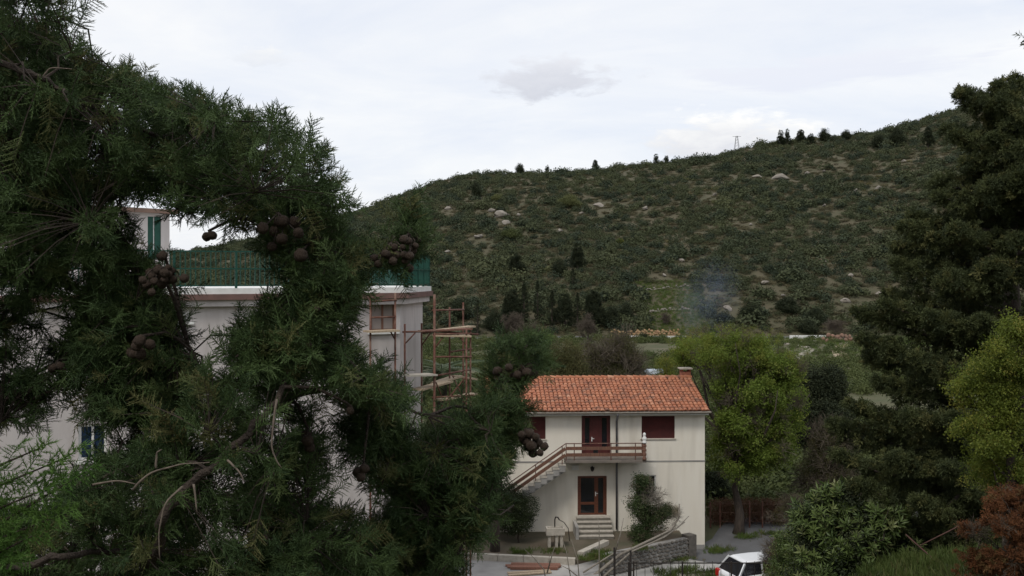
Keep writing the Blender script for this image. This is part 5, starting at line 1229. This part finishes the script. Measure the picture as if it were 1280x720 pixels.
# smoke from a garden fire at the foot of the hill
def smoke():
    c = P(884, 372, 196); import bmesh
    bm = bmesh.new(); bmesh.ops.create_icosphere(bm, subdivisions=3, radius=1); me = bpy.data.meshes.new('smoke'); bm.to_mesh(me); bm.free()
    o = obj('smoke', me, None, c, (0, R(20), 0), (7, 5, 10)); tag(o, 'thin bluish smoke drifting up at the foot of the hill', 'smoke', kind='stuff')
    m = bpy.data.materials.new('blue_smoke'); m.use_nodes = True; N = m.node_tree.nodes; L = m.node_tree.links; N.remove(N['Principled BSDF'])
    v = N.new('ShaderNodeVolumePrincipled'); v.inputs['Color'].default_value = (.50, .62, .92, 1); v.inputs['Anisotropy'].default_value = .0
    tc = N.new('ShaderNodeTexCoord'); ln = N.new('ShaderNodeVectorMath'); ln.operation = 'LENGTH'; L.new(tc.outputs['Object'], ln.inputs[0])
    n = N.new('ShaderNodeTexNoise'); n.inputs['Scale'].default_value = 1.6; n.inputs['Detail'].default_value = 4; L.new(tc.outputs['Object'], n.inputs['Vector'])
    f = N.new('ShaderNodeMapRange'); L.new(ln.outputs['Value'], f.inputs[0]); f.inputs[1].default_value = 1.0; f.inputs[2].default_value = .1; f.inputs[3].default_value = 0; f.inputs[4].default_value = 1
    g = N.new('ShaderNodeMapRange'); L.new(n.outputs['Fac'], g.inputs[0]); g.inputs[1].default_value = .38; g.inputs[2].default_value = .68
    a = N.new('ShaderNodeMath'); a.operation = 'MULTIPLY'; L.new(f.outputs[0], a.inputs[0]); L.new(g.outputs[0], a.inputs[1])
    k = N.new('ShaderNodeMath'); k.operation = 'MULTIPLY'; L.new(a.outputs[0], k.inputs[0]); k.inputs[1].default_value = .045; L.new(k.outputs[0], v.inputs['Density'])
    L.new(v.outputs[0], N['Material Output'].inputs['Volume']); me.materials.append(m)
smoke()

# ------------------------------------------------------------------ foreground cypress
TB = Vector((-3.3, 3.3, gz(-3.3, 3.3)))
fc = empty('cypress_tree', TB, 0, 'near cypress with feathery sprays and brown cones filling the left side', 'tree')
def FPt(x, y, D): return P(x, y, D) - TB
tr = MB(); tp = [Vector((0, 0, -.3)), Vector((.05, .02, 1.2)), Vector((-.02, .06, 2.6)), Vector((.04, 0, 4.2)), Vector((0, .03, 6.5))]; tr.tube(tp, [.24, .19, .16, .12, .05], 12); tr.build('trunk', M['bark_cypress'], fc, True)
def tz(z): return Vector((0, 0, z - TB.z))
limbs = [
    ([tz(11.3), (60, 800, 3.0), (165, 745, 2.9), (198, 690, 2.6), (204, 645, 2.5), (232, 608, 2.55), (272, 578, 2.55), (310, 540, 2.55), (345, 500, 2.6), (366, 440, 2.75), (398, 392, 2.95), (430, 352, 3.0)], .017, .005),
    ([tz(13.8), (-120, 40, 3.2), (-30, 66, 3.1), (0, 78, 2.6), (36, 90, 2.55), (66, 106, 2.6), (150, 150, 2.9), (250, 190, 2.9), (335, 215, 2.9), (400, 245, 2.9)], .012, .004),
    ([tz(13.3), (-120, 215, 3.2), (-40, 225, 3.1), (60, 240, 3.0), (135, 275, 3.0), (180, 330, 3.0), (196, 400, 3.0), (192, 485, 3.0)], .020, .005),
    ([tz(11.6), (-110, 740, 3.2), (-30, 722, 3.0), (35, 706, 2.45), (75, 694, 2.45), (150, 688, 2.7), (230, 700, 3.0)], .014, .006),
    ([tz(11.2), (100, 850, 3.3), (260, 760, 3.4), (370, 716, 3.4), (420, 697, 3.4), (462, 672, 3.45), (520, 622, 3.55), (570, 562, 3.6), (615, 505, 3.65), (660, 455, 3.7)], .024, .006),
    ([(345, 500, 2.9), (420, 482, 3.0), (480, 495, 3.1), (535, 520, 3.2)], .010, .004), ([(430, 352, 3.0), (470, 330, 3.0), (515, 290, 3.0)], .007, .003), ([(570, 562, 3.6), (610, 600, 3.5), (640, 640, 3.5)], .008, .003), ([(600, 525, 3.6), (640, 530, 3.6), (675, 545, 3.6)], .008, .003),
    ([tz(12.7), (-110, 430, 3.3), (-40, 420, 3.2), (0, 402, 3.1), (50, 388, 3.1)], .010, .003), ([tz(12.4), (-110, 500, 3.3), (-40, 490, 3.2), (30, 472, 3.1), (95, 440, 3.1)], .010, .003), ([(310, 540, 2.9), (260, 480, 2.8), (235, 430, 2.8)], .009, .003), ([(272, 578, 2.9), (200, 570, 2.8), (120, 600, 2.8), (60, 640, 2.8)], .009, .003),
    ([(366, 440, 2.9), (330, 420, 2.9), (290, 450, 2.8)], .008, .003), ([(232, 608, 2.9), (300, 630, 2.8), (360, 640, 2.9)], .009, .003), ([(250, 190, 2.9), (300, 260, 2.9), (340, 290, 2.9)], .008, .003), ([(0, 78, 3.0), (40, 40, 3.0), (90, 20, 3.0)], .010, .003), ([(400, 245, 2.9), (425, 290, 2.9), (440, 320, 2.95)], .006, .003)]
nodes = []
for l, r0, r1 in limbs:
    q = [p if isinstance(p, Vector) else FPt(*p) for p in l]; fine = []
    for i in range(len(q) - 1):
        for k in range(4): fine.append(q[i].lerp(q[i + 1], k / 4) + rdir() * .006)
    fine.append(q[-1]); n = len(fine)
    MB().tube(fine, [r0 + (r1 - r0) * i / (n - 1) for i in range(n)], 9).build('limb', M['bark_cypress'], fc, True)
    nodes += [f for f in fine if f.y > -.9]
# bare twigs of pale dead wood
tw = MB()
for l in ([(345, 500, 2.42), (338, 560, 2.4), (352, 585, 2.4)], [(230, 608, 2.42), (205, 630, 2.4), (198, 665, 2.4), (200, 700, 2.4)], [(165, 612, 2.4), (190, 590, 2.4), (225, 580, 2.4), (262, 578, 2.4)], [(285, 575, 2.4), (300, 590, 2.38), (305, 602, 2.38)], [(115, 605, 2.4), (150, 600, 2.4), (172, 606, 2.4)], [(242, 605, 2.4), (246, 640, 2.38)], [(20, 78, 2.6), (22, 95, 2.6)], [(52, 100, 2.6), (62, 84, 2.6), (90, 86, 2.6)], [(195, 585, 2.38), (196, 565, 2.38), (202, 562, 2.38)]):
    q = [FPt(*p) for p in l]; fine = [q[i].lerp(q[i + 1], k / 5) + rdir() * .003 for i in range(len(q) - 1) for k in range(5)] + [q[-1]]
    for _ in range(2): fine = [fine[0]] + [(fine[i - 1] + fine[i] * 2 + fine[i + 1]) / 4 for i in range(1, len(fine) - 1)] + [fine[-1]]
    tw.tube(fine, [.0032 - .002 * i / (len(fine) - 1) for i in range(len(fine))], 5)
tw.build('bare_twigs', surf('dry_twig_bark', (.15, .12, .095), (.09, .072, .058), 60, .9), fc, True)['kind'] = 'stuff'

def inpoly(x, y, poly):
    c = False; j = len(poly) - 1
    for i in range(len(poly)):
        xi, yi = poly[i]; xj, yj = poly[j]
        if (yi > y) != (yj > y) and x < (xj - xi) * (y - yi) / (yj - yi) + xi: c = not c
        j = i
    return c
# foliage masses of the tree: outline on the sight lines, range of distance, sprays, downward hang
masses = [
    ([(-220, -120), (70, -90), (80, 5), (100, 30), (85, 48), (105, 75), (200, 108), (300, 145), (380, 168), (415, 215), (418, 275), (400, 305), (345, 300), (300, 282), (235, 268), (165, 245), (125, 335), (60, 348), (0, 335), (-220, 350)], 2.5, 3.5, 1350, -.1),
    ([(-30, 20), (90, 60), (200, 120), (330, 165), (300, 230), (140, 240), (80, 300), (-30, 300)], 2.7, 3.6, 650, -.1),
    ([(110, 290), (150, 300), (185, 330), (210, 370), (230, 430), (235, 500), (180, 520), (140, 470), (100, 400), (115, 330)], 2.7, 3.3, 420, -.45),
    ([(300, 250), (415, 240), (430, 300), (445, 330), (390, 345), (350, 320)], 2.7, 3.2, 170, .0),
    ([(380, 330), (450, 330), (435, 385), (420, 420), (440, 460), (480, 480), (500, 500), (450, 500), (420, 480), (395, 460), (330, 470), (285, 465), (300, 420), (345, 390)], 2.6, 3.3, 520, .1),
    ([(445, 310), (520, 300), (505, 330), (460, 340)], 2.85, 3.1, 34, .2), ([(495, 280), (520, 262), (532, 300), (510, 315)], 2.85, 3.1, 20, .5),
    ([(150, 500), (280, 470), (370, 470), (370, 560), (330, 640), (400, 730), (-220, 800), (-220, 640), (60, 640), (110, 590), (160, 560)], 2.5, 3.4, 1150, .0),
    ([(440, 690), (490, 640), (500, 570), (550, 535), (605, 505), (635, 485), (618, 540), (625, 590), (618, 640), (580, 680), (550, 740), (370, 760)], 3.1, 3.9, 1000, .1),
    ([(628, 435), (668, 430), (680, 450), (662, 475), (635, 500), (612, 480)], 3.4, 3.9, 100, .3), ([(610, 505), (645, 505), (650, 540), (630, 565), (605, 560)], 3.4, 3.8, 90, .1),
    ([(360, 540), (390, 520), (400, 600), (385, 690), (330, 650)], 2.8, 3.3, 90, -.1), ([(430, 495), (500, 500), (500, 570), (475, 610), (440, 560)], 3.0, 3.5, 130, -.1),
    ([(330, 630), (420, 640), (480, 655), (470, 740), (300, 750)], 2.8, 3.4, 210, -.1),
    ([(95, 395), (150, 415), (165, 520), (125, 525), (105, 470)], 2.7, 3.2, 120, -.3), ([(-160, 480), (60, 470), (50, 515), (-160, 560)], 2.8, 3.3, 130, -.1), ([(0, 320), (90, 330), (70, 365), (0, 360)], 2.7, 3.3, 70, -.3),
    ([(-160, 370), (30, 375), (48, 400), (20, 425), (-160, 430)], 2.9, 3.3, 110, -.1), ([(-160, 450), (60, 435), (100, 425), (110, 455), (80, 485), (30, 500), (20, 545), (-160, 560)], 2.8, 3.4, 210, -.1)]
K = np.array([tuple(n) for n in nodes]); sp_p, sp_d, sp_s = [], [], []; stems = MB()
for poly, d0, d1, n, hang in masses:
    xs = [p[0] for p in poly]; ys = [p[1] for p in poly]; pts = []
    while len(pts) < n:
        x, y = random.uniform(min(xs), max(xs)), random.uniform(min(ys), max(ys))
        if inpoly(x, y, poly): pts.append(FPt(x, y, random.uniform(d0, d1)))
    ncl = max(4, n // 14); cen = random.sample(pts, ncl); C = np.array([tuple(c) for c in cen]); anchors = []
    for c in cen:
        a = Vector(K[random.choice(np.argsort(((K - np.array(c)) ** 2).sum(1))[:7])]); anchors.append(a)
        L_ = (c - a).length; m1 = a.lerp(c, .33) + Vector((0, 0, min(.10 * L_, .04))) + rdir() * min(.12 * L_, .035); m2 = a.lerp(c, .67) + Vector((0, 0, min(.08 * L_, .03))) + rdir() * min(.12 * L_, .035); stems.tube([a, m1, m2, c], [.004, .003, .0024, .0016], 4, cap=False)
    for p in pts:
        k = int(np.argmin(((C - np.array(p)) ** 2).sum(1))); c = cen[k]; a = anchors[k]
        d = (p - a).normalized() * .8 + (p - c).normalized() * .5 if (p - c).length > 1e-4 else (p - a).normalized()
        d = d + Vector((0, 0, .25 + hang)) + rdir() * .55; d.normalize()
        if (p - c).length > .02: stems.tube([c, c.lerp(p, .5) + Vector((0, 0, .01)), p + d * .03], [.0018, .0015, .001], 3, cap=False)
        sp_p.append(p - d * .04); sp_d.append(d); sp_s.append(random.uniform(.7, 1.15))
        for _ in range(random.choice((0, 1, 1))):
            e = (d + rdir() * .9).normalized(); sp_p.append(p + rdir() * .035); sp_d.append(e); sp_s.append(random.uniform(.55, .95))
stems.build('twigs', M['bark'], fc)['kind'] = 'stuff'
scatter('crown', fc, np.array([tuple(p) for p in sp_p]), sp_d, np.array(sp_s), 'spray', M['lf_fore'])
# cones
def cone_mesh(seed):
    import bmesh
    bm = bmesh.new(); bmesh.ops.create_icosphere(bm, subdivisions=3, radius=1); cs = [rdir() for _ in range(11)]
    for v in bm.verts:
        n = v.co.normalized(); ds = sorted((n - c).length for c in cs); gap = ds[1] - ds[0]
        f = 1 - .16 * max(0, 1 - gap / .16) + (.10 if ds[0] < .13 else 0); v.co = Vector((n.x, n.y, n.z * 1.1)) * f
    me = bpy.data.meshes.new('cone'); bm.to_mesh(me); bm.free(); me.materials.append(M['cone']); me.polygons.foreach_set('use_smooth', [True] * len(me.polygons)); return me
CM = [cone_mesh(i) for i in range(4)]
clusters = [(198, 347, 2.6, 30, 14, 17, 6.6), (350, 285, 2.65, 26, 18, 6, 10), (376, 319, 2.62, 1, 1, 1, 10), (488, 318, 2.8, 22, 14, 11, 7), (512, 312, 2.8, 8, 20, 6, 7), (652, 466, 3.4, 22, 9, 9, 7.5), (663, 553, 3.35, 16, 14, 10, 7.5), (598, 520, 3.3, 10, 7, 5, 8), (172, 434, 2.6, 16, 12, 5, 9), (455, 590, 2.9, 7, 12, 4, 8), (436, 512, 2.6, 3, 6, 2, 6), (397, 386, 2.6, 1, 1, 1, 6), (70, 458, 2.75, 9, 5, 4, 6), (386, 432, 2.62, 4, 3, 1, 6), (300, 225, 2.7, 5, 5, 2, 7), (205, 320, 2.65, 6, 4, 2, 7), (386, 552, 2.8, 4, 14, 3, 8), (584, 664, 3.3, 2, 2, 1, 8), (244, 527, 2.7, 1, 1, 1, 6), (330, 673, 2.7, 2, 2, 1, 6), (262, 296, 2.66, 6, 5, 2, 9)]
cs = MB()
for x, y, D, rx, ry, n, rp in clusters:
    got = []; hub = FPt(x + random.uniform(-2, 2), y - ry * .9 - 3, D + .05)
    for k in range(n if n < 3 else int(n * 1.4)):
        for _ in range(40):
            q = FPt(x + random.gauss(0, rx * .42) * (n > 1), y + random.gauss(0, ry * .42) * (n > 1), D + random.uniform(-.04, .06) * (n > 1)); r = rp / F * D * random.uniform(.60, .88)
            if all((q - g).length > (r + gr) * .84 for g, gr in got): break
        got.append((q, r)); obj('cone', CM[k % 4], fc, q, (random.uniform(0, 6), random.uniform(0, 6), random.uniform(0, 6)), r)
        cs.tube([hub, hub.lerp(q, .5) + rdir() * .008, q], [.0022, .002, .0018], 4, cap=False)
    a = Vector(K[np.argmin(((K - np.array(hub)) ** 2).sum(1))]); cs.tube([a, a.lerp(hub, .5) + Vector((0, 0, .02)), hub], [.006, .005, .0038], 5, cap=False)
cs.build('cone_stalks', M['bark_cypress'], fc, True)['kind'] = 'stuff'
# young bright conifer at the left edge
yb = Vector((-1.75, 2.1, gz(-1.75, 2.1))); yc = empty('young_conifer', yb, 0, 'bright green young conifer sprays at the left edge in front of the cypress', 'shrub')
mb = MB(); mb.tube([(0, 0, -.2), (.05, 0, .8), (.1, 0, 1.6), (.15, .02, 2.3)], [.03, .024, .016, .006], 8)
pts = []; dirs = []
for (x, y, hx, hy) in ((90, 600, -60, 690), (75, 575, -80, 640), (85, 640, -70, 700), (40, 670, -60, 720), (60, 610, -60, 660), (50, 560, -90, 620), (20, 700, -80, 740)):
    e = P(x, y, 1.95) - yb; h = P(hx, hy, 2.0) - yb; root = Vector((.12, 0, h.z - .15)); mb.tube([root, h, h.lerp(e, .6), e], [.006, .004, .0025, .0012], 5)
    for k in range(7):
        t = k / 6; p = h.lerp(e, t * .86); d = (e - h).normalized(); s = d.cross(Vector((0, 1, 0))).normalized() * (1 if k % 2 else -1); pts.append(p); dirs.append((d + s * (.6 if k < 6 else 0) + Vector((0, random.uniform(-.4, .3), 0))).normalized())
mb.build('stem', M['bark_cypress'], yc, True)
scatter('sprays', yc, np.array([tuple(p) for p in pts]), dirs, rng.uniform(.32, .55, len(pts)), 'young', M['lf_young'])
